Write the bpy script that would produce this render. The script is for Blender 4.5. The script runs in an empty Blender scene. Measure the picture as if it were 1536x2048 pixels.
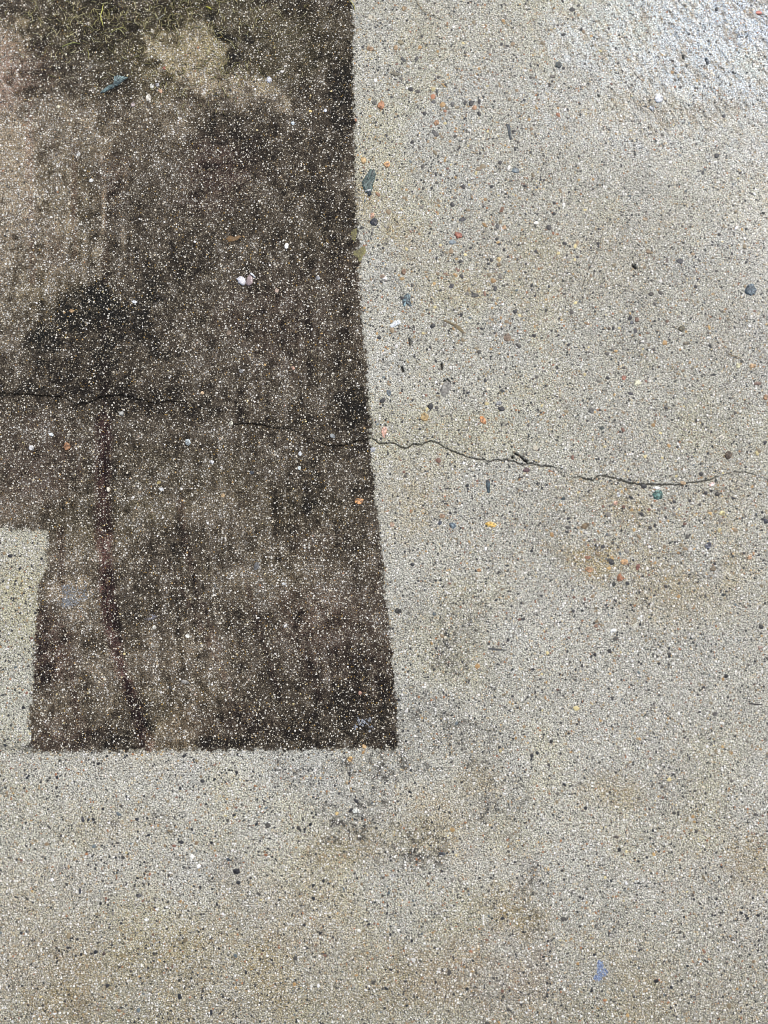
import bpy, math, random
import numpy as np
from mathutils import Vector

# ------------------------------------------------------------------ camera, light, exposure
S = bpy.context.scene
COL = S.collection
CAM_H = 1.45                       # a phone held over the slab
TILT = math.radians(6.0)
TANX = 0.5376 / 1.45               # half width of the view
cam_d = bpy.data.cameras.new('camera')
cam = bpy.data.objects.new('camera', cam_d)
COL.objects.link(cam)
cam.location = (0, -CAM_H * math.tan(TILT), CAM_H)
cam.rotation_euler = (TILT, 0, 0)
cam_d.sensor_fit = 'HORIZONTAL'
cam_d.sensor_width = 36
cam_d.lens = 18 / TANX
cam_d.clip_start = 0.01
cam_d.clip_end = 500
S.camera = cam

SUN_EL = math.radians(56)
SUN_AZ = math.radians(36)          # from +Y towards +X : beyond the top right corner
W = bpy.data.worlds.new('World'); S.world = W; W.use_nodes = True
wn = W.node_tree.nodes; wl = W.node_tree.links
for n in list(wn): wn.remove(n)
sky = wn.new('ShaderNodeTexSky'); sky.sky_type = 'NISHITA'; sky.sun_disc = False
sky.sun_elevation = SUN_EL; sky.sun_rotation = SUN_AZ
sky.dust_density = 3.0; sky.ozone_density = 1.0
bg = wn.new('ShaderNodeBackground'); bg.inputs['Strength'].default_value = 0.09
wo = wn.new('ShaderNodeOutputWorld')
wl.new(sky.outputs[0], bg.inputs[0]); wl.new(bg.outputs[0], wo.inputs[0])
sl = bpy.data.lights.new('sun', 'SUN'); sl.energy = 3.0; sl.angle = math.radians(3)
sl.color = (1.0, 0.955, 0.90)
sun = bpy.data.objects.new('sun', sl); COL.objects.link(sun)
sd = Vector((math.cos(SUN_EL) * math.sin(SUN_AZ), math.cos(SUN_EL) * math.cos(SUN_AZ), math.sin(SUN_EL)))
sun.rotation_euler = sd.to_track_quat('Z', 'Y').to_euler()
sun.location = sd * 5
S.view_settings.view_transform = 'Standard'
S.view_settings.look = 'None'
S.view_settings.exposure = 0.15
S.cycles.filter_width = 1.0
S.view_settings.gamma = 1

# ------------------------------------------------------------------ helpers
rng = np.random.default_rng(7)
PX = 0.0007                        # one photograph pixel on the slab, in metres

def gnd(px, py):
    """photograph pixel -> point on the slab (metres)"""
    px = np.asarray(px, float); py = np.asarray(py, float)
    k = 2 * TANX / 1536
    x = (px - 768) * k; y = -(py - 1024) * k; z = -1.0
    c, s = math.cos(TILT), math.sin(TILT)
    wy = y * c - z * s; wz = y * s + z * c
    t = -CAM_H / wz
    return x * t, cam.location.y + wy * t

def hash2(ix, iy, seed):
    h = (ix.astype(np.int64) * 374761393 + iy.astype(np.int64) * 668265263 + seed * 974634777) & 0xffffffff
    h = ((h ^ (h >> 13)) * 1274126177) & 0xffffffff
    return ((h ^ (h >> 16)) & 0xffff) / 65535.0

def vnoise(x, y, freq, seed):
    x = x * freq; y = y * freq
    ix = np.floor(x); iy = np.floor(y); fx = x - ix; fy = y - iy
    fx = fx * fx * (3 - 2 * fx); fy = fy * fy * (3 - 2 * fy)
    a = hash2(ix, iy, seed); b = hash2(ix + 1, iy, seed)
    c = hash2(ix, iy + 1, seed); d = hash2(ix + 1, iy + 1, seed)
    return (a + (b - a) * fx) * (1 - fy) + (c + (d - c) * fx) * fy

def fbm(x, y, freq, seed, octs=4, gain=0.55):
    r = 0; amp = 1; tot = 0
    for k in range(octs):
        r = r + amp * (vnoise(x, y, freq, seed + 31 * k) - 0.5); tot += amp
        freq *= 2.03; amp *= gain
    return r / tot * 2          # about -1..1

def smooth(a, b, x):
    t = np.clip((x - a) / (b - a), 0, 1)
    return t * t * (3 - 2 * t)

def seg_dist(x, y, pts):
    """distance to a polyline of (x, y) points"""
    d = np.full(x.shape, 1e9)
    for (ax, ay), (bx, by) in zip(pts[:-1], pts[1:]):
        m = (x > min(ax, bx) - .2) & (x < max(ax, bx) + .2) & (y > min(ay, by) - .2) & (y < max(ay, by) + .2)
        xx = x[m]; yy = y[m]
        vx, vy = bx - ax, by - ay
        t = np.clip(((xx - ax) * vx + (yy - ay) * vy) / (vx * vx + vy * vy + 1e-12), 0, 1)
        dd = np.hypot(xx - ax - t * vx, yy - ay - t * vy)
        d[m] = np.minimum(d[m], dd)
    return np.minimum(d, 0.2)

def inside(x, y, pts):
    r = np.zeros(x.shape, bool)
    n = len(pts)
    for i in range(n):
        ax, ay = pts[i]; bx, by = pts[(i + 1) % n]
        if ay == by: continue
        c = ((ay > y) != (by > y)) & (x < (bx - ax) * (y - ay) / (by - ay) + ax)
        r ^= c
    return r

def tag(o, label=None, cat=None, group=None, kind=None):
    if label: o['label'] = label
    if cat: o['category'] = cat
    if group: o['group'] = group
    if kind: o['kind'] = kind
    return o

def gpts(lst):
    a = np.array(lst, float); gx, gy = gnd(a[:, 0], a[:, 1])
    return list(zip(gx.tolist(), gy.tolist()))

# ------------------------------------------------------------------ the plan of the slab (photograph pixels)
STAIN = gpts([(690, -700), (700, -60), (707, 0), (709, 150), (710, 250), (711, 340), (715, 430), (719, 500),
              (723, 600), (730, 700), (738, 800), (743, 880), (749, 950), (755, 1010), (761, 1070), (768, 1140),
              (776, 1220), (786, 1300), (792, 1400), (797, 1497),
              (700, 1499), (600, 1501), (400, 1502), (200, 1503), (60, 1506),
              (58, 1440), (64, 1350), (67, 1280), (73, 1220), (75, 1175), (87, 1150), (92, 1120), (92, 1066),
              (60, 1062), (0, 1056), (-120, 1050), (-1500, 1040), (-1500, -700)])
CRACK = [(-1200, 900), (-700, 770), (-300, 830), (-120, 800), (0, 786), (70, 790), (130, 795), (150, 808), (180, 805), (200, 795),
         (240, 790), (270, 796), (310, 808), (335, 802), (380, 806), (420, 826), (465, 848), (520, 848), (545, 855),
         (580, 858), (605, 872), (640, 885), (660, 893), (690, 891), (715, 882), (735, 878), (745, 876), (760, 888),
         (775, 887), (790, 886), (800, 893), (812, 896), (825, 888), (845, 889), (862, 880), (880, 889), (900, 900),
         (925, 910), (945, 917), (970, 920), (977, 925), (990, 920), (1010, 919), (1025, 923), (1045, 930),
         (1065, 926), (1080, 932), (1100, 932), (1115, 936), (1127, 938), (1135, 952), (1150, 955), (1160, 953),
         (1170, 958), (1185, 960), (1200, 950), (1215, 952), (1240, 960), (1260, 966), (1290, 969), (1340, 969),
         (1360, 969), (1380, 966), (1410, 962), (1440, 952), (1470, 943), (1500, 946), (1540, 962), (1700, 930),
         (2000, 960), (2800, 900)]
CRACK_W = [(-1200, 1.2), (0, 2.0), (120, 2.6), (250, 2.2), (340, 2.2), (370, .4), (450, .4), (465, 1.8), (560, 2.2), (595, .5), (620, .5), (650, 2.2),
           (740, 1.8), (790, 2.4), (850, 3.2), (870, 1.8), (900, 2.6), (960, 1.5), (1050, 2.4), (1110, 1.6),
           (1125, .5), (1140, .8), (1175, 1.9), (1210, 2.3), (1240, 2.9), (1340, 2.4), (1400, 1.6), (1440, 1.2),
           (1536, 1.3), (2800, 1.0)]
cx, cy = gnd([p[0] for p in CRACK], [p[1] for p in CRACK])
cwx, _ = gnd([p[0] for p in CRACK_W], [930] * len(CRACK_W))
cww = np.array([p[1] for p in CRACK_W]) * PX

def crack_y(x):
    y = np.interp(x, cx, cy)
    return y + fbm(x, x * 0, 260, 5, 3) * 0.0016

# patches of dirt, wear and colour. (px, py, rx, ry, angle, strength) in photograph pixels
DARKER = [  # more black growth on the unwashed part
    (170, 605, 70, 50, 0, 1.3), (240, 650, 90, 60, 0, .7), (300, 590, 80, 50, 0, .45), (95, 690, 50, 60, 0, .6), (190, 740, 130, 50, 0, .9), (455, 275, 70, 50, 20, .8),
    (690, 210, 30, 130, 0, .85), (670, 460, 50, 120, 0, .5), (560, 640, 120, 70, 0, .35), (710, 830, 40, 70, 0, .9), (300, 800, 240, 34, 5, .8),
    (590, 850, 130, 18, 8, .45), (620, 1010, 90, 60, 0, .45), (330, 520, 110, 70, 0, .5), (200, 470, 50, 90, 0, .5), (740, 1400, 60, 110, 0, 1.0),
    (600, 1440, 160, 60, 0, .6), (420, 50, 16, 22, 30, 1.0), (440, 70, 14, 26, -20, 1.0), (468, 112, 24, 26, -30, 1.1), (492, 88, 16, 22, 0, .8),
    (35, 20, 60, 40, 0, .5), (55, 75, 60, 30, 20, .6), (240, 45, 80, 45, 0, .5), (330, 60, 60, 40, 0, .4), (190, 1480, 70, 22, 0, .7), (285, 1450, 26, 40, 0, .9),
    (340, 1490, 330, 12, 0, .8), (95, 1320, 36, 60, 0, .7), (720, 1490, 90, 14, 0, .7), (765, 1240, 20, 160, 3, .25), (735, 960, 20, 90, 3, .3),
    (120, 1260, 30, 30, 0, .5), (560, 1270, 100, 60, 0, .3), (360, 1090, 60, 50, 0, .3), (130, 930, 30, 60, 0, .35), (600, 30, 90, 30, 0, .5)]
INK = [(418, 44, 13, 9, 30, 1.3), (428, 62, 10, 14, -20, 1.3), (440, 76, 16, 9, 20, 1.2), (470, 112, 22, 16, 30, 1.3), (494, 84, 10, 20, 0, 1.0), (510, 106, 12, 8, -30, .8),
       (464, 92, 8, 22, -30, 1.0), (172, 598, 60, 36, -20, 1.1), (120, 650, 50, 30, -35, .9), (235, 620, 60, 34, 10, .8), (90, 690, 34, 36, 0, .9), (330, 580, 60, 30, 0, .5), (210, 700, 90, 40, 0, .6), (30, 560 + 220, 60, 10, 0, .6),
       (190, 700, 40, 30, 0, .5), (685, 215, 16, 60, 0, .6), (712, 820, 22, 34, 0, .6), (620, 1010, 30, 20, 0, .4), (300, 1445, 14, 20, 0, .7), (185, 1485, 40, 12, 0, .6), (45, 70, 30, 14, 20, .4),
       (762, 1440, 18, 40, 0, .5), (535, 158, 22, 3, 25, .8), (150, 75, 5, 50, 0, .5), (160, 140, 6, 30, 10, .5), (445, 275, 30, 20, 0, .5)]
STREAK = [  # dark maroon run across the unwashed part
    [(208, 840), (206, 950), (208, 1060), (214, 1180), (226, 1270), (244, 1340), (270, 1410), (292, 1490)],
    [(330, 1120), (375, 1200), (420, 1290), (455, 1370), (490, 1450)], [(360, 1000), (372, 1100), (400, 1200), (440, 1300)],
    [(560, 1180), (600, 1280), (640, 1400)], [(212, 430), (210, 600), (208, 840)], [(120, 1060), (126, 1200), (140, 1330), (160, 1480)],
    [(150, 280), (148, 400), (150, 520)], [(60, 200), (58, 380), (66, 560)], [(480, 1120), (520, 1260), (560, 1400)], [(155, 880), (160, 960)]]
PALER = [   # worn or washed thin
    (380, 100, 56, 44, 20, 1.7), (455, 175, 80, 34, 15, 1.5), (330, 160, 60, 60, 0, .25), (10, 330, 60, 270, 0, 1.25), (90, 260, 110, 130, 0, .5), (90, 440, 110, 160, 0, .5),
    (225, 280, 100, 90, 0, .4), (330, 230, 110, 50, 0, .35), (40, 560, 90, 60, 0, .3), (205, 440, 7, 120, 0, .9), (172, 500, 8, 70, 0, .7), (243, 470, 6, 40, 0, .6),
    (150, 1180, 40, 36, 0, .75), (130, 1195, 16, 26, 0, .9), (35, 1010, 80, 60, 0, .2), (300, 1330, 150, 100, 0, .4), (180, 1110, 90, 50, 0, .3), (330, 1460, 50, 50, 0, .5),
    (120, 1420, 60, 60, 0, .25), (520, 1150, 130, 60, 0, .3), (20, 130, 50, 60, 0, .4), (620, 1180, 90, 70, 0, .2), (450, 1010, 120, 60, 0, .25), (700, 350, 14, 60, 0, .25), (550, 30, 40, 20, 0, .2)]
SMUDGE = [  # grey dirt left on the washed concrete
    (905, 1310, 40, 60, 0, .65), (870, 1450, 80, 60, 20, .6), (940, 1480, 70, 50, 0, .6), (620, 1545, 60, 26, 0, .5), (740, 1530, 110, 24, 0, .7),
    (800, 1500, 30, 30, 0, .6), (690, 1650, 70, 60, 20, .75), (830, 1700, 50, 40, 20, .7), (760, 1700, 50, 40, 0, .5), (1010, 1620, 80, 60, 0, .55), (960, 1560, 70, 30, 0, .4),
    (215, 1650, 30, 20, 0, .6), (325, 1655, 24, 16, 0, .6), (1060, 1790, 24, 80, 0, .45), (1060, 1380, 80, 60, 0, .25), (880, 1240, 80, 60, 0, .35), (830, 690, 40, 120, -15, .3),
    (850, 850, 90, 40, 0, .35), (1440, 220, 90, 20, -10, .3), (1300, 230, 60, 30, 20, .3), (1210, 1830, 40, 20, 0, .4), (1000, 1350, 60, 80, 0, .2), (1350, 1600, 90, 60, 0, .2),
    (1110, 1090, 30, 60, 0, .3), (20, 1502, 60, 9, 0, 1.3), (-60, 1505, 90, 9, 0, 1.2), (880, 770, 20, 16, 0, .4), (1230, 700, 100, 60, 0, .12), (1250, 560, 80, 60, 0, .1), (460, 1690, 40, 50, 0, .3)]
WARM = [    # rusty, brown or yellow tint
    (1180, 1120, 50, 36, 0, 1.1), (1240, 1000, 90, 60, 0, .6), (1360, 1160, 120, 70, 0, .5), (1300, 225, 120, 50, 10, .42), (1450, 235, 90, 40, 0, .42), (800, 470, 60, 60, 0, .5),
    (1020, 1830, 60, 40, 0, .8), (950, 1560, 60, 40, 0, .5), (1230, 1590, 60, 30, 0, .6), (40, 1150, 90, 90, 0, .2), (1500, 1720, 60, 60, 0, .6), (700, 1700, 80, 40, 0, .6),
    (900, 590, 90, 40, 0, .4), (830, 1000, 70, 70, 0, .5), (730, 390, 40, 80, 0, .6), (1150, 520, 160, 120, 0, .2), (340, 1950, 300, 90, 0, .6), (850, 1960, 200, 60, 0, .5), (230, 1660, 80, 50, 0, .4),
    (1240, 1960, 100, 70, 0, .4), (100, 1880, 160, 120, 0, .4), (560, 1850, 140, 80, 0, .35), (880, 1640, 70, 60, 0, .5), (1440, 1000, 90, 80, 0, .35)]
PINK = [(990, 1960, 120, 60, 0, .9), (960, 1890, 80, 40, 0, .7), (60, 1960, 150, 90, 0, .5), (1480, 1850, 80, 60, 0, .4), (620, 1840, 80, 50, 0, .4), (280, 1520, 160, 30, 0, .3), (240, 1760, 140, 60, 0, .3),
        (1350, 1700, 120, 90, 0, .4), (1450, 700, 80, 60, 0, .3), (1430, 2020, 100, 60, 0, .4), (500, 2000, 200, 60, 0, .3), (1000, 1700, 60, 60, 0, .3)]
MAROON = [(450, 330, 60, 60, 0, .9), (230, 370, 40, 60, 0, .6), (430, 400, 60, 40, 0, .5), (90, 1300, 50, 60, 0, 1.0), (60, 930, 70, 80, 0, .6), (560, 650, 140, 90, 0, .4), (30, 150, 80, 60, 0, .9), (650, 1250, 120, 100, 0, .6),
          (110, 500, 20, 60, 0, .4), (460, 1440, 110, 40, 0, .5), (130, 1480, 80, 30, 0, .7), (760, 1340, 40, 100, 0, .5), (620, 1100, 60, 60, 0, .3), (680, 560, 60, 60, 0, .3)]
OLIVE = [(420, 60, 220, 90, 0, .9), (230, 120, 120, 90, 0, .8), (160, 60, 100, 70, 0, .6), (520, 120, 90, 60, 0, .6), (90, 600, 100, 60, 0, .3), (160, 420, 60, 160, 0, .3), (590, 1020, 80, 60, 0, .4), (330, 1420, 100, 60, 0, .4),
         (220, 1030, 120, 60, 0, .4), (620, 470, 60, 60, 0, .2), (700, 100, 20, 80, 0, .4), (560, 1140, 120, 60, 0, .3), (400, 940, 140, 60, 0, .35)]
WHITE = [(1490, 60, 170, 110, -15, .9), (1350, 60, 120, 60, 20, .5), (1530, 300, 60, 260, 0, .55), (1000, 150, 180, 100, 0, .2), (1180, 200, 120, 120, 0, .15), (1140, 1690, 120, 50, -15, .35), (560, 1680, 90, 60, 30, .55),  # whiter patches; the top right ones add to the painted wet sheen
         (470, 1620, 26, 30, 0, .6), (900, 1700, 50, 60, 30, .6), (1260, 1400, 160, 120, 0, .3), (820, 1130, 60, 100, 0, .2), (1100, 1230, 120, 60, 0, .3), (1500, 1580, 80, 70, 0, .3), (30, 1100, 60, 30, 0, .2), (30, 1390, 50, 90, 0, .2),
         (300, 1590, 300, 30, 0, .1), (740, 1600, 160, 30, 5, .2)]

def blobs(lst, x, y, wob):
    r = np.zeros(x.shape)
    for (px, py, rx, ry, ang, s) in lst:
        gx, gy = gnd(px, py)
        a = math.radians(-ang); c, sn = math.cos(a), math.sin(a)
        R = 2.9 * max(rx, ry) * PX
        m = (abs(x - gx) < R) & (abs(y - gy) < R)
        if not m.any(): continue
        dx = x[m] - gx; dy = y[m] - gy
        u = (dx * c + dy * sn) / (rx * PX * 1.05); v = (-dx * sn + dy * c) / (ry * PX * 1.05)
        q = np.sqrt(u * u + v * v) + wob[m] * 0.85
        r[m] = np.maximum(r[m], s * (1 - smooth(0.15, 1.55, q)))
    return r

def mixc(a, b, t):
    return a + (b - a) * t[:, None]

HAIR = [gpts([(1203, 470), (1196, 500), (1184, 525), (1174, 548), (1165, 572)]),
        gpts([(770, 535), (788, 556), (800, 572), (806, 590)]),
        gpts([(815, 900), (820, 915), (830, 935), (840, 944)]),
        gpts([(958, 905), (961, 912), (968, 920)]),
        gpts([(983, 1110), (986, 1125), (984, 1140)]),
        gpts([(727, 455), (730, 480), (736, 500)])]
PITS = [gpts([(1030, 907), (1038, 911), (1046, 918), (1053, 923)]), gpts([(1049, 921), (1053, 922)]), gpts([(1025, 914), (1025, 915)]),
        gpts([(887, 762), (895, 758), (901, 768)]), gpts([(883, 728), (884, 738)]), gpts([(818, 676), (820, 690)]), gpts([(804, 735), (806, 742)]),
        gpts([(1195, 190), (1199, 192)]), gpts([(1411, 118), (1416, 128)]), gpts([(1266, 531), (1272, 536)]), gpts([(1366, 112), (1367, 116)])]
PIT_R = [2.2, 3.0, 3.4, 1.6, 2.6, 2.0, 3.0, 2.0, 2.2, 3.0, 2.2]

def warp(x, y):
    a = fbm(x, y, 26, 501, 4); b = fbm(x, y, 26, 551, 4)
    return x + a * .016, y + b * .016

def plan(x, y, fine=True):
    """everything painted on the slab, by age and as sky sheen in one corner: colour of the paste, dirt cover, wetness, relief"""
    wob = fbm(x, y, 14, 11, 4) + (0.5 * fbm(x, y, 120, 12, 3) if fine else 0)
    wob = wob * 1.15
    sdist = seg_dist(x, y, STAIN + STAIN[:1])
    ins = inside(x, y, STAIN)
    sdist = np.where(ins, sdist, -sdist)
    rag = fbm(x, y, 240, 21, 4) * 0.0075 + fbm(x, y, 40, 22, 3) * 0.0022 if fine else 0
    sr = sdist + rag
    st = smooth(-0.0022, 0.0026, sr)
    big = fbm(x, y, 5, 31, 5); mid = fbm(x, y, 34, 32, 4); sm = fbm(x, y, 150, 33, 3)
    mott = fbm(x, y, 75, 34, 4)
    spk = vnoise(x, y, 330, 611) + vnoise(x, y, 170, 612) - 1 if fine else 0 * x      # -1..1, grain sized
    wx, wy = warp(x, y)
    def bl(lst, k=.55): return blobs(lst, wx, wy, wob) * (1 + k * spk)
    dk = bl(DARKER); pl = bl(PALER, .9); pl = pl * np.clip(1 + .9 * fbm(x, y, 60, 702, 4) + .7 * fbm(x, y, 26, 703, 3), 0, 2)
    stk = np.zeros(x.shape)
    for L in STREAK[:1]:
        d = seg_dist(x, y, gpts(L)); stk = np.maximum(stk, (1 - smooth(0.002, 0.016, d + wob * 0.006)) * (0.95 + 0.5 * mid) * (1 + .4 * spk))
    for L in STREAK[1:]:
        d = seg_dist(x, y, gpts(L)); stk = np.maximum(stk, (.26 + .3 * mid) * (1 - smooth(0.001, 0.007, d + wob * 0.004)))
    stk = np.clip(stk, 0, 1)
    mar = np.maximum(bl(MAROON) * .6, stk * 1.3); oli = bl(OLIVE)
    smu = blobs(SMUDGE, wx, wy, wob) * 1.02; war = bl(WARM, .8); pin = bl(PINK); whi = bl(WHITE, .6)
    xl = gnd(292, 1490)[0]; yr = gnd(0, 840)[1]
    ux = x - .16 * np.clip(yr - y, 0, 1) ** 2 * 1.0 - .02 * np.clip(yr - y, 0, 1)      # runs bend to the right as they come down
    streaky = .6 * (vnoise(ux, y * 0.05, 95, 77) - .5) + .9 * (vnoise(ux, y * 0.045, 230, 78) - .5) + .5 * (vnoise(ux, y * .07, 420, 79) - .5)
    run = smooth(-.1, .5, fbm(x, y, 6, 81, 3) + .6 * blobs([(160, 440, 160, 200, 0, 1.2), (400, 1280, 260, 220, 0, 1.0), (120, 1300, 80, 200, 0, .7)], x, y, wob))
    n = x.shape[0]
    # ---- unwashed: dark growth
    cov = 0.72 + .14 * big + .22 * mid + .26 * mott + .22 * sm + .10 * spk + .26 * streaky * run + .27 * dk - .46 * pl + .24 * stk
    cov = np.clip(cov, 0.12, 1.0)
    base_d = np.tile(np.array([0.106, 0.086, 0.062]), (n, 1))
    base_d = mixc(base_d, np.array([0.36, 0.285, 0.18]), np.clip(pl, 0, 1.4) * .62)
    blk = np.array([0.0145, 0.0120, 0.010])
    cd = mixc(base_d, blk, np.clip((cov - .42) * 1.7, 0, 1))
    cd = cd * (1 + np.clip(mar, 0, 1.25)[:, None] * np.array([.06, -.20, -.05])) * (1 + np.clip(oli, 0, 1)[:, None] * np.array([.02, .07, -.14]))
    ink = np.clip(bl(INK, .8) * (1 + .8 * mott), 0, 1)
    cd = mixc(cd, np.array([.011, .011, .010]), ink * .9); cov = np.clip(cov + .3 * ink, 0, 1)
    # ---- washed: pale cement
    cp = np.tile(np.array([0.480, 0.477, 0.404]), (n, 1))
    cp = cp * (1 + .14 * big + .14 * mid + .16 * mott + .14 * sm)[:, None]
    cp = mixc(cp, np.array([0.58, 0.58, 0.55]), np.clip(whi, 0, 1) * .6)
    # the rough, rain washed corner: blue-white sky sheen painted on the ridges, brown silt between them
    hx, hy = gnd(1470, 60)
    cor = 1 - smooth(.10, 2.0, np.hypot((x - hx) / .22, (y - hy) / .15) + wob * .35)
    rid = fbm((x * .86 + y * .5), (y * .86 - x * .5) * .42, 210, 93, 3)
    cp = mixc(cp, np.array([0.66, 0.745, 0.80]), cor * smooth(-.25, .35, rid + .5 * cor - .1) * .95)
    cp = mixc(cp, np.array([0.26, 0.22, 0.165]), np.clip(np.maximum(cor, bl(WARM[3:5])) * smooth(.05, .55, -rid), 0, 1) * .75)
    cp = cp * (1 + np.clip(war, 0, 1.2)[:, None] * np.array([-.16, -.29, -.52]))
    cp = cp * (1 + np.clip(pin, 0, 1)[:, None] * np.array([-.06, -.12, -.10]))
    yel = smooth(.05, .7, fbm(x, y, 9, 61, 3)); cp = cp * (1 + yel[:, None] * np.array([0, -.02, -.14]))
    blu = smooth(.05, .7, fbm(x, y, 11, 62, 3)); cp = cp * (1 + blu[:, None] * np.array([-.05, -.03, .03]))
    dsm = np.clip(smu * (.70 + 1.0 * mott + .8 * sm), 0, 1)
    dsm = np.clip(dsm + .18 * smooth(.2, .7, mid + .4 * mott), 0, 1)
    gy0 = gnd(768, 1700)[1]
    low = smooth(0, 1, (gy0 - y + 0.10 * big) / 0.30) * (.66 + .16 * smooth(.1, -.4, x + .1 * big))      # thinner wash towards the foot of the picture
    cp = cp * (1 - low[:, None] * np.array([.44, .48, .62]))
    cp = mixc(cp, np.array([0.055, 0.050, 0.040]), np.clip(dsm * (.45 + 1.0 * smooth(-.35, .55, spk)), 0, .96))
    # the washed strip at the left is yellower
    gx0 = gnd(95, 1300)[0]
    strip = ((x < gx0) & (y < gnd(0, 1040)[1]) & (y > gnd(0, 1505)[1])).astype(float)
    cp = cp * (1 + strip[:, None] * np.array([.0, .0, -.07]))
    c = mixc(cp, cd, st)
    cover = st * cov + (1 - st) * np.clip(dsm * .34 + .26 * smooth(-.1, .6, fbm(x, y, 13, 71, 4)), 0, 1)
    hi = gnd(1460, 40)
    dwet = np.hypot((x - hi[0]) / 0.26, (y - hi[1]) / 0.24)
    wet = (1 - smooth(.25, 1.45, dwet + wob * .25)) * (1 - st)
    wet = np.maximum(wet, .55 * (1 - smooth(.4, 1.4, np.hypot((x - gnd(1540, 300)[0]) / .10, (y - gnd(0, 260)[1]) / .25) + wob * .2)))
    z = .0006 * big + .00035 * mid + .00022 * mott + .00014 * sm
    grain = np.ones(n)
    if fine:
        z = z + .0022 * wet * fbm(x * .8 + y * .6, (y * .8 - x * .6) * .45, 190, 91, 3)
        for L in HAIR:
            d = seg_dist(x, y, L); m = (1 - smooth(.0002, .0013, d)) * .75
            c = mixc(c, np.array([.05, .045, .04]), m); z = z - .001 * m; grain = np.minimum(grain, 1 - m)
        for L, r in zip(PITS, PIT_R):
            d = seg_dist(x, y, L + [(L[-1][0] + 1e-5, L[-1][1])]); m = 1 - smooth(r * PX * .55, r * PX * 1.25, d)
            c = mixc(c, np.array([.012, .011, .010]), m); z = z - .004 * m; grain = np.minimum(grain, 1 - m)
    return np.clip(c, .006, .9), cover, wet, z, grain, sr, st

# ------------------------------------------------------------------ materials
def node(nt, t, **kw):
    n = nt.nodes.new(t)
    for k, v in kw.items(): setattr(n, k, v)
    return n

def math_n(nt, op, a, b=None, c=None, clamp=False):
    n = node(nt, 'ShaderNodeMath', operation=op); n.use_clamp = clamp
    for i, v in enumerate((a, b, c)):
        if v is None: continue
        if isinstance(v, (int, float)): n.inputs[i].default_value = v
        else: nt.links.new(v, n.inputs[i])
    return n.outputs[0]

def mapr(nt, v, a, b, c=0., d=1., smoothstep=True):
    n = node(nt, 'ShaderNodeMapRange'); n.interpolation_type = 'SMOOTHSTEP' if smoothstep else 'LINEAR'
    for i, q in enumerate((v, a, b, c, d)):
        if isinstance(q, (int, float)): n.inputs[i].default_value = q
        else: nt.links.new(q, n.inputs[i])
    return n.outputs[0]

def mixcol(nt, f, a, b, mode='MIX'):
    n = node(nt, 'ShaderNodeMix', data_type='RGBA', blend_type=mode)
    for i, q in ((0, f), (6, a), (7, b)):
        if isinstance(q, (int, float)): n.inputs[i].default_value = q
        elif isinstance(q, tuple): n.inputs[i].default_value = (*q, 1)
        else: nt.links.new(q, n.inputs[i])
    return n.outputs[2]

def ramp(nt, v, stops):
    n = node(nt, 'ShaderNodeValToRGB'); r = n.color_ramp; r.interpolation = 'CONSTANT'
    while len(r.elements) > 1: r.elements.remove(r.elements[-1])
    r.elements[0].position = stops[0][0]; r.elements[0].color = (*stops[0][1], 1)
    for p, c in stops[1:]:
        e = r.elements.new(p); e.color = (*c, 1)
    nt.links.new(v, n.inputs[0])
    return n.outputs[0]

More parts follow.
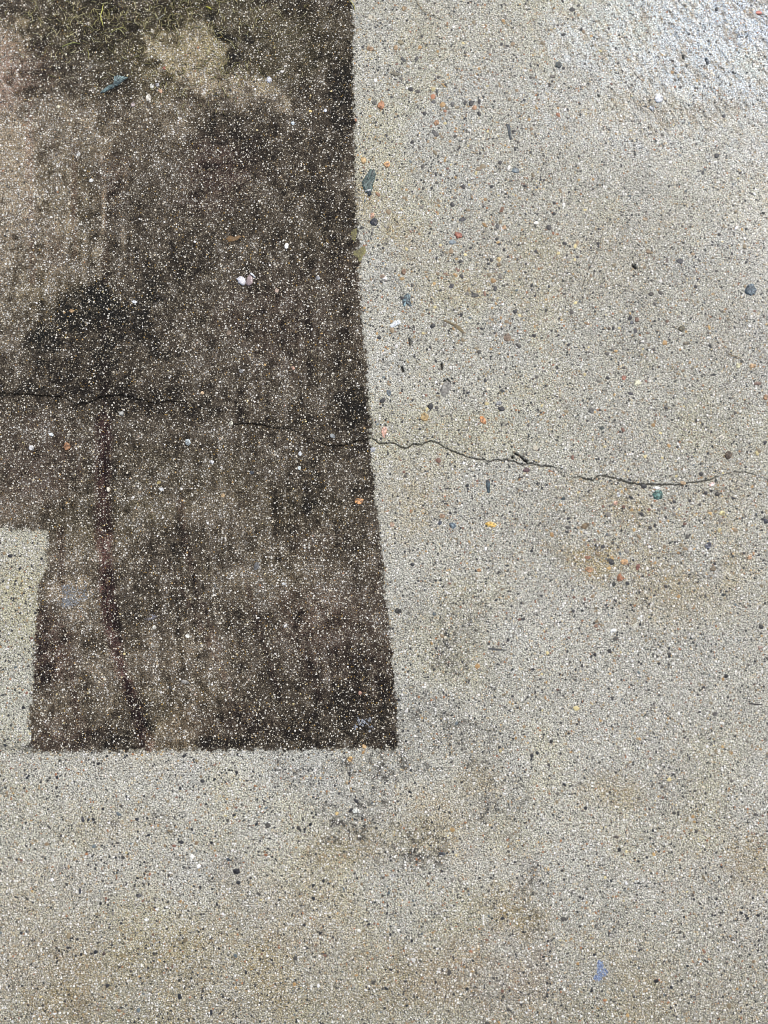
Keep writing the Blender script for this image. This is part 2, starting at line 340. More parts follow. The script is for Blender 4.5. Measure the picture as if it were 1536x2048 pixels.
def concrete_material():
    m = bpy.data.materials.new('sandy_concrete'); m.use_nodes = True
    nt = m.node_tree; L = nt.links
    for n in list(nt.nodes): nt.nodes.remove(n)
    out = node(nt, 'ShaderNodeOutputMaterial'); p = node(nt, 'ShaderNodeBsdfPrincipled')
    L.new(p.outputs[0], out.inputs[0])
    tc = node(nt, 'ShaderNodeTexCoord').outputs['Object']
    paste = node(nt, 'ShaderNodeAttribute', attribute_name='paste').outputs['Color']
    at = node(nt, 'ShaderNodeAttribute', attribute_name='cover').outputs['Color']
    sep = node(nt, 'ShaderNodeSeparateColor'); L.new(at, sep.inputs[0])
    cover, wet, grainamt = sep.outputs
    # bend the coordinates a little, so that grains are chips and not discs
    nz = node(nt, 'ShaderNodeTexNoise', noise_dimensions='2D'); nz.inputs['Scale'].default_value = 420; nz.inputs['Detail'].default_value = 2
    L.new(tc, nz.inputs['Vector'])
    off = node(nt, 'ShaderNodeVectorMath', operation='MULTIPLY_ADD')
    L.new(nz.outputs['Color'], off.inputs[0]); off.inputs[1].default_value = (.0022, .0022, 0); L.new(tc, off.inputs[2])
    co = off.outputs[0]
    def vor(scale, rnd=1.0):
        v = node(nt, 'ShaderNodeTexVoronoi', voronoi_dimensions='2D', feature='F1'); v.inputs['Scale'].default_value = scale
        v.inputs['Randomness'].default_value = rnd; L.new(co, v.inputs['Vector'])
        s = node(nt, 'ShaderNodeSeparateColor'); L.new(v.outputs['Color'], s.inputs[0])
        return v.outputs['Distance'], s.outputs
    dB, cB = vor(455); dA, cA = vor(285)
    # palettes of sand: clear quartz, cream, grey, ochre, rust, black
    pal = [(0, (.66, .66, .63)), (.18, (.36, .34, .29)), (.32, (.76, .74, .67)), (.46, (.33, .32, .29)), (.56, (.62, .58, .47)),
           (.70, (.17, .16, .14)), (.77, (.40, .31, .19)), (.82, (.075, .073, .07)), (.90, (.88, .88, .86)), (.95, (.035, .035, .037)), (.985, (.38, .19, .09))]
    palA = [(0, (.48, .46, .41)), (.18, (.70, .68, .60)), (.36, (.33, .32, .28)), (.50, (.86, .85, .81)), (.64, (.19, .175, .145)), (.70, (.38, .29, .17)),
            (.775, (.05, .05, .05)), (.84, (.62, .54, .38)), (.93, (.028, .03, .034)), (.975, (.40, .20, .10))]
    gB = ramp(nt, cB[0], pal); gA = ramp(nt, cA[0], palA)
    # how far each grain reaches, and whether it stands free of the dirt
    rB = mapr(nt, cB[1], 0, 1, .16, .50, False); mB = mapr(nt, dB, rB, math_n(nt, 'SUBTRACT', rB, .10), 0, 1)
    rA = mapr(nt, cA[1], 0, 1, .10, .52, False); rA = math_n(nt, 'MULTIPLY', rA, mapr(nt, cover, .4, .7, 1.0, .74)); mA = mapr(nt, dA, rA, math_n(nt, 'SUBTRACT', rA, .08), 0, 1)
    thB = mapr(nt, cover, 0, 1, .12, .56, False)
    fB = mapr(nt, cB[2], thB, math_n(nt, 'ADD', thB, .05), 0, 1)
    thA = mapr(nt, cover, 0, 1, .30, .74, False)
    fA = mapr(nt, cA[2], thA, math_n(nt, 'ADD', thA, .03), 0, 1)
    dirtpal = ramp(nt, cB[0], [(0, (.11, .097, .07)), (.20, (.24, .215, .155)), (.38, (.05, .043, .035)), (.50, (.34, .30, .215)), (.64, (.52, .48, .37)), (.75, (.17, .12, .06)), (.80, (.72, .70, .62)), (.90, (.21, .195, .19)), (.955, (.42, .28, .09))])
    # where dirt covers, only the pale polished grains still show
    dirty = mapr(nt, cover, .35, .75, 0, 1)
    white = mixcol(nt, cA[1], (.34, .30, .21), (.84, .82, .74))
    gA2 = mixcol(nt, math_n(nt, 'MULTIPLY', dirty, .88), gA, white)
    gB2 = mixcol(nt, math_n(nt, 'MULTIPLY', dirty, .95), gB, dirtpal)
    # fine cement texture
    n1 = node(nt, 'ShaderNodeTexNoise', noise_dimensions='2D'); n1.inputs['Scale'].default_value = 520; n1.inputs['Detail'].default_value = 3; n1.inputs['Roughness'].default_value = .7
    L.new(tc, n1.inputs['Vector'])
    k1 = mapr(nt, n1.outputs[0], .32, .68, .0, 2.1, False)
    k2 = mapr(nt, n1.outputs[0], .36, .64, .20, 1.52, False)
    kk = node(nt, 'ShaderNodeMix', data_type='FLOAT'); L.new(dirty, kk.inputs[0]); L.new(k2, kk.inputs[2]); L.new(k1, kk.inputs[3])
    pc = node(nt, 'ShaderNodeVectorMath', operation='SCALE'); L.new(paste, pc.inputs[0]); L.new(kk.outputs[0], pc.inputs['Scale'])
    amB = math_n(nt, 'MULTIPLY', math_n(nt, 'MULTIPLY', mB, fB), grainamt)
    amB = math_n(nt, 'MULTIPLY', amB, .92)
    amA = math_n(nt, 'MULTIPLY', math_n(nt, 'MULTIPLY', mA, fA), grainamt)
    c1 = mixcol(nt, amB, pc.outputs[0], gB2)
    c2 = mixcol(nt, amA, c1, gA2)
    L.new(c2, p.inputs['Base Color'])
    rough = mapr(nt, wet, 0, 1, .62, .40, False)
    L.new(rough, p.inputs['Roughness'])
    L.new(mapr(nt, dirty, 0, 1, .45, .10, False), p.inputs['Specular IOR Level'])
    # relief
    h1 = math_n(nt, 'MULTIPLY', math_n(nt, 'SUBTRACT', .6, dA), 1.0)
    h = math_n(nt, 'ADD', math_n(nt, 'MULTIPLY', amA, .55), math_n(nt, 'MULTIPLY', math_n(nt, 'SUBTRACT', .6, dB), .55))
    h = math_n(nt, 'ADD', h, math_n(nt, 'MULTIPLY', n1.outputs[0], .55))
    h = math_n(nt, 'ADD', h, math_n(nt, 'MULTIPLY', h1, .35))
    p.inputs['Coat IOR'].default_value = 1.33; p.inputs['Coat Roughness'].default_value = .13
    L.new(math_n(nt, 'MULTIPLY', wet, 1.0, clamp=True), p.inputs['Coat Weight'])
    n2 = node(nt, 'ShaderNodeTexNoise', noise_dimensions='2D'); n2.inputs['Scale'].default_value = 260; n2.inputs['Detail'].default_value = 2; L.new(co, n2.inputs['Vector'])
    b2 = node(nt, 'ShaderNodeBump'); b2.inputs['Strength'].default_value = .8; b2.inputs['Distance'].default_value = .0014
    L.new(n2.outputs[0], b2.inputs['Height']); L.new(b2.outputs[0], p.inputs['Coat Normal'])
    b = node(nt, 'ShaderNodeBump'); b.inputs['Strength'].default_value = 1.0; b.inputs['Distance'].default_value = .0016
    L.new(h, b.inputs['Height']); L.new(b.outputs[0], p.inputs['Normal'])
    return m

def stone_material(name, rough=.5, freq=300, amt=.75):
    m = bpy.data.materials.new(name); m.use_nodes = True
    nt = m.node_tree; L = nt.links; p = nt.nodes['Principled BSDF']
    a = node(nt, 'ShaderNodeAttribute', attribute_name='col').outputs['Color']
    tc = node(nt, 'ShaderNodeTexCoord').outputs['Object']
    geo = node(nt, 'ShaderNodeNewGeometry').outputs['Position']
    n1 = node(nt, 'ShaderNodeTexNoise'); n1.inputs['Scale'].default_value = freq; n1.inputs['Detail'].default_value = 3
    L.new(geo, n1.inputs['Vector'])
    k = mapr(nt, n1.outputs[0], .3, .7, 1 - amt, 1 + amt, False)
    s = node(nt, 'ShaderNodeVectorMath', operation='SCALE'); L.new(a, s.inputs[0]); L.new(k, s.inputs['Scale'])
    L.new(s.outputs[0], p.inputs['Base Color']); p.inputs['Roughness'].default_value = rough
    b = node(nt, 'ShaderNodeBump'); b.inputs['Strength'].default_value = .5; b.inputs['Distance'].default_value = .0005
    L.new(n1.outputs[0], b.inputs['Height']); L.new(b.outputs[0], p.inputs['Normal'])
    return m

M_CONC = concrete_material()
M_STONE = stone_material('pebble_stone')
M_SAND = stone_material('sand_grain', .5, 900, .25)
M_PAINT = stone_material('flaky_paint', .55, 1100, .75)
M_LICHEN = stone_material('dry_lichen', .85, 900, .5)
M_SHELL = stone_material('shell_lime', .3, 500, .22)
M_FIBRE = stone_material('plant_fibre', .7, 500, .3)

# ------------------------------------------------------------------ the slab
def make_mesh(name, co, faces, attrs, mat, smooth_shade=True):
    me = bpy.data.meshes.new(name)
    nv = len(co); nf, k = faces.shape
    me.vertices.add(nv); me.vertices.foreach_set('co', co.astype(np.float32).ravel())
    me.loops.add(nf * k); me.loops.foreach_set('vertex_index', faces.astype(np.int32).ravel())
    me.polygons.add(nf); me.polygons.foreach_set('loop_start', (np.arange(nf) * k).astype(np.int32))
    me.polygons.foreach_set('loop_total', np.full(nf, k, np.int32))
    me.polygons.foreach_set('use_smooth', np.full(nf, smooth_shade, bool))
    me.update(calc_edges=True)
    for an, av in attrs.items():
        a = me.attributes.new(an, 'FLOAT_COLOR', 'POINT')
        full = np.ones((nv, 4), np.float32); full[:, :av.shape[1]] = av
        a.data.foreach_set('color', full.ravel())
    me.materials.append(mat)
    return me

def submesh(co, faces, attrs):
    used = np.unique(faces); remap = np.full(len(co), -1, np.int64); remap[used] = np.arange(len(used))
    return co[used], remap[faces], {k: v[used] for k, v in attrs.items()}

X0, X1, Y0, Y1 = -0.66, 0.66, -0.86, 0.82
STEP = 0.00115
nx = int((X1 - X0) / STEP) + 1; ny = int((Y1 - Y0) / STEP) + 1
xs = np.linspace(X0, X1, nx); ys = np.linspace(Y0, Y1, ny)
GX, GY = np.meshgrid(xs, ys)
cyx = crack_y(xs); jc = int(round((float(np.mean(cyx)) - Y0) / (Y1 - Y0) * (ny - 1))); yc = ys[jc]
up = ys > yc
fall = np.where(ys >= yc, 1 - (ys - yc) / (Y1 - yc), 1 - (yc - ys) / (yc - Y0))
GY = GY + (cyx - yc)[None, :] * fall[:, None]
cw = np.where(xs < gnd(745, 880)[0], .75, .95) * np.interp(xs, cwx, cww) * (0.8 + .5 * (vnoise(xs, xs * 0, 90, 3)))
GY[jc - 1] = GY[jc] - cw * .62; GY[jc + 1] = GY[jc] + cw * .62
x = GX.ravel(); y = GY.ravel()
c, cover, wet, z, grain, sr, st = plan(x, y)
Z = z.reshape(ny, nx)
edge = np.minimum(np.minimum(GX - X0, X1 - GX), np.minimum(ys - Y0, Y1 - ys)[:, None])
Z = Z * smooth(0, .05, edge)
Z[jc] -= np.minimum(cw * 3.2, .006)
depth = smooth(0.4 * PX, 1.6 * PX, cw)
C3 = c.reshape(ny, nx, 3)
C3[jc] = C3[jc] * (1 - depth[:, None]) + np.array([.010, .009, .008]) * depth[:, None]
for jj in (jc - 1, jc + 1):
    C3[jj] = C3[jj] * (1 - .55 * depth[:, None])
G2 = grain.reshape(ny, nx); G2[jc] *= 1 - depth; G2[jc - 1] *= 1 - .6 * depth; G2[jc + 1] *= 1 - .6 * depth
c = C3.reshape(-1, 3); grain = G2.ravel()
co = np.stack([x, y, Z.ravel()], 1)
idx = np.arange(nx * ny).reshape(ny, nx)
F = np.stack([idx[:-1, :-1], idx[:-1, 1:], idx[1:, 1:], idx[1:, :-1]], -1).reshape(-1, 4)
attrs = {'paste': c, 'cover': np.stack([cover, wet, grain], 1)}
fs = (sr[F].mean(1) > 0)

def grid_part(x0, x1, y0, y1, step):
    n = max(1, int(round((x1 - x0) / step))); m = max(1, int(round((y1 - y0) / step)))
    gx, gy = np.meshgrid(np.linspace(x0, x1, n + 1), np.linspace(y0, y1, m + 1))
    gx = gx.ravel(); gy = gy.ravel()
    c, cv, wt, zz, gr, s, _ = plan(gx, gy, False)
    i = np.arange(gx.size).reshape(m + 1, n + 1)
    f = np.stack([i[:-1, :-1], i[:-1, 1:], i[1:, 1:], i[1:, :-1]], -1).reshape(-1, 4)
    return np.stack([gx, gy, gx * 0], 1), f, {'paste': c, 'cover': np.stack([cv, wt, gr], 1)}, s
parts = [(co, F, attrs, fs)]
B = 2.4
for (a0, a1, b0, b1) in ((-B, X0, -B, B), (X1, B, -B, B), (X0, X1, Y1, B), (X0, X1, -B, Y0)):
    q = grid_part(a0, a1, b0, b1, .007); parts.append((q[0], q[1], q[2], q[3][q[1]].mean(1) > 0))
for (a0, a1, b0, b1) in ((-40, -B, -40, 40), (B, 40, -40, 40), (-B, B, B, 40), (-B, B, -40, -B)):
    q = grid_part(a0, a1, b0, b1, 1.5)
    q[2]['cover'][:, 0] = .1
    parts.append((q[0], q[1], q[2], np.zeros(len(q[1]), bool)))

def collect(flag):
    cs, fs_, at = [], [], {'paste': [], 'cover': []}; base = 0
    for (co_, F_, A_, fl) in parts:
        sel = F_[fl] if flag else F_[~fl]
        if not len(sel): continue
        a, b, d = submesh(co_, sel, A_)
        cs.append(a); fs_.append(b + base); base += len(a)
        for k in at: at[k].append(d[k])
    return np.concatenate(cs), np.concatenate(fs_), {k: np.concatenate(v) for k, v in at.items()}

pv = bpy.data.objects.new('pavement', make_mesh('pavement', *collect(False), M_CONC)); COL.objects.link(pv)
tag(pv, 'pale washed concrete slab with a thin crack running across it', kind='structure')
ds = bpy.data.objects.new('dirt_stain', make_mesh('dirt_stain', *collect(True), M_CONC)); COL.objects.link(ds)
tag(ds, 'large dark brown unwashed patch with straight edges on the pale concrete', 'stain')

def slab_at(gx, gy):
    return plan(np.atleast_1d(np.asarray(gx, float)), np.atleast_1d(np.asarray(gy, float)))

# ------------------------------------------------------------------ loose sand and small aggregate: nobody could count it
def chips(name, px, py, ra, rb, ang, cols, h, mat, label):
    n = len(px); K = 7
    gx, gy = gnd(px, py)
    th = np.arange(K) / K * 2 * np.pi
    jit = rng.uniform(.72, 1.22, (n, K))
    thj = th[None] + rng.uniform(-.25, .25, (n, K))
    ca = np.cos(ang)[:, None]; sa = np.sin(ang)[:, None]
    def ring(f, z):
        u = np.cos(thj) * jit * ra[:, None] * f; v = np.sin(thj) * jit * rb[:, None] * f
        return np.stack([gx[:, None] + u * ca - v * sa, gy[:, None] + u * sa + v * ca, np.broadcast_to(z[:, None], u.shape) + rng.uniform(-.08, .08, u.shape) * h[:, None] * (f < .99)], -1)
    z0 = slab_at(gx, gy)[3]
    r0 = ring(1.0, z0 - .0006); r1 = ring(.86, z0 + h * .62); top = np.stack([gx + rng.uniform(-.2, .2, n) * ra, gy + rng.uniform(-.2, .2, n) * rb, z0 + h], -1)[:, None]
    V = np.concatenate([r0, r1, top], 1)            # n, 15
    b = (np.arange(n) * 15)[:, None, None]
    k = np.arange(K); k1 = (k + 1) % K
    q = np.stack([k, k1, K + k1, K + k], -1)[None] + b
    t = np.stack([K + k, K + k1, np.full(K, 14)], -1)[None] + b
    q = q.reshape(-1, 4); t = t.reshape(-1, 3)
    T = np.concatenate([q[:, [0, 1, 2]], q[:, [0, 2, 3]], t])
    o = bpy.data.objects.new(name, make_mesh(name, V.reshape(-1, 3), T, {'col': np.repeat(cols, 15, 0)}, mat, False)); COL.objects.link(o)
    tag(o, label, kind='stuff')
    return o

PALETTE = np.array([[.026, .027, .030], [.016, .019, .024], [.065, .062, .055], [.17, .16, .14], [.27, .20, .12], [.38, .24, .10], [.46, .31, .13],
                    [.36, .16, .08], [.72, .71, .68], [.60, .55, .44], [.12, .15, .16], [.19, .10, .07], [.82, .82, .82], [.22, .18, .11], [.58, .50, .26]])
N = 60000
px = rng.uniform(-140, 1676, N); py = rng.uniform(-160, 2200, N)
gx, gy = gnd(px, py); _, cv, wt, _, _, srr, stt = slab_at(gx, gy)
clump = fbm(gx, gy, 6, 401, 3) + .6 * fbm(gx, gy, 25, 402, 2)
coarse = np.exp(-((px - 880) / 230) ** 2 - ((py - 420) / 380) ** 2) + .9 * np.exp(-((px - 1280) / 200) ** 2 - ((py - 1070) / 130) ** 2) + .5 * np.exp(-((px - 1300) / 300) ** 2 - ((py - 700) / 200) ** 2)
dens = smooth(-.5, .6, fbm(gx, gy, 22, 405, 4))
keep = (abs(gy - crack_y(gx)) > 3.2 * PX) & (rng.uniform(0, 1, N) < np.where(srr > 0, .20 + .45 * dens, np.clip(.58 + .5 * clump + .4 * coarse, .10, 1)))
px, py, cv, stt, coarse, wt = px[keep], py[keep], cv[keep], stt[keep], coarse[keep], wt[keep]; N = len(px)
dirt = stt > .5
kp = rng.choice(15, N, p=np.array([16, 15, 12, 9, 8, 5, 3.0, 1.4, 5, 5, 3, 3, 3, 9, 2.6]) / 100)
kc = rng.choice([0, 2, 3, 4, 5, 6, 11, 13, 14, 8], N, p=[.10, .10, .12, .18, .10, .06, .07, .15, .06, .06])
kp = np.where(rng.uniform(0, 1, N) < .75 * np.clip(coarse, 0, 1), kc, kp)
kd = rng.choice([8, 9, 12, 4, 5, 6, 14, 3], N, p=[.20, .27, .05, .13, .05, .05, .09, .16])
kk = np.where(dirt, kd, kp)
cols = PALETTE[kk] * rng.uniform(.75, 1.25, (N, 1)); cols = np.clip(cols, 0, .85)
r = rng.lognormal(0, .46, N) * np.where(dirt, .74, 1.18) * (1 + 1.1 * np.clip(coarse, 0, 1) * rng.uniform(0, 1, N) ** 2) * PX
r = np.clip(r, .5 * PX, np.where(dirt, 2.4, 5.6) * PX)
asp = rng.uniform(.5, 1, N)
chips('sand_grains', px, py, r * 1.25, r * 1.25 * asp, rng.uniform(0, np.pi, N), cols, r * .30, M_SAND,
      'fine sand and small coloured grit showing all over the concrete')

# ------------------------------------------------------------------ single stones, shells and flakes one can point to
def sr2lin(c):
    c = np.array(c, float) / 255
    return np.where(c < .04, c / 12.92, ((c + .055) / 1.055) ** 2.4)

def lump(name, pts, srgb, h, mat, parent=None, seed=0, facet=True, second=None):
    """a real solid with the given outline (pixels): sides, shoulder and a broken top"""
    rg = np.random.default_rng(seed + 1000)
    P = np.array(pts, float)
    # refine and roughen the outline
    out = []
    for i in range(len(P)):
        a, b = P[i], P[(i + 1) % len(P)]
        k = max(1, int(np.hypot(*(b - a)) / 2.2))
        for j in range(k): out.append(a + (b - a) * j / k)
    P = np.array(out); cen = P.mean(0)
    P = cen + (P - cen) * rg.uniform(.92, 1.07, (len(P), 1))
    K = len(P)
    gx, gy = gnd(P[:, 0], P[:, 1]); ox, oy = gnd(*cen)
    zc = float(slab_at(ox, oy)[3][0])
    rings = [(1.0, -.0012), (.96, h * .45), (.80, h * .86), (.45, h)]
    V = []
    for f, z in rings:
        jz = rg.uniform(-.14, .14, K) * h * (0 if f == 1.0 else 1)
        V.append(np.stack([(gx - ox) * f, (gy - oy) * f, z + jz], -1))
    V = np.concatenate(V + [np.array([[0, 0, h * 1.02]])])
    k = np.arange(K); k1 = (k + 1) % K; T = []
    for r_ in range(3):
        q = np.stack([r_ * K + k, r_ * K + k1, (r_ + 1) * K + k1, (r_ + 1) * K + k], -1)
        T += [q[:, [0, 1, 2]], q[:, [0, 2, 3]]]
    T.append(np.stack([3 * K + k, 3 * K + k1, np.full(K, 4 * K)], -1))
    T = np.concatenate(T)
    lin = sr2lin(srgb); lin = (lin * .70 + lin.mean() * .30) * .82
    cc = np.tile(lin, (len(V), 1)) * rg.uniform(.72, 1.28, (len(V), 1))
    if second is not None:
        l2 = sr2lin(second); t = (rg.uniform(0, 1, len(V)) < .35)[:, None]
        cc = np.where(t, l2, cc)
    me = make_mesh(name, V, T, {'col': np.clip(cc, 0, .9)}, mat, not facet)
    o = bpy.data.objects.new(name, me); COL.objects.link(o)
    if parent: o.parent = parent; o.location = (ox - parent.location.x, oy - parent.location.y, zc - parent.location.z)
    else: o.location = (ox, oy, zc)
    return o

def oval(px, py, a, b, ang, seed, n=9):
    rg = np.random.default_rng(seed); t = np.radians(ang); r = []
    for k in range(n):
        th = k / n * 2 * math.pi + rg.uniform(-.22, .22); q = rg.uniform(.82, 1.14)
        u = math.cos(th) * a * q; v = math.sin(th) * b * q
        r.append((px + u * math.cos(t) - v * math.sin(t), py + u * math.sin(t) + v * math.cos(t)))
    return r

BLK = (42, 45, 50); NAVY = (44, 50, 66); SLATE = (76, 80, 84); GREY = (122, 122, 118); ORG = (196, 134, 70); RUST = (158, 92, 62); TAN = (158, 128, 84); WHT = (226, 229, 230); YEL = (206, 176, 92); TEAL = (60, 92, 92)
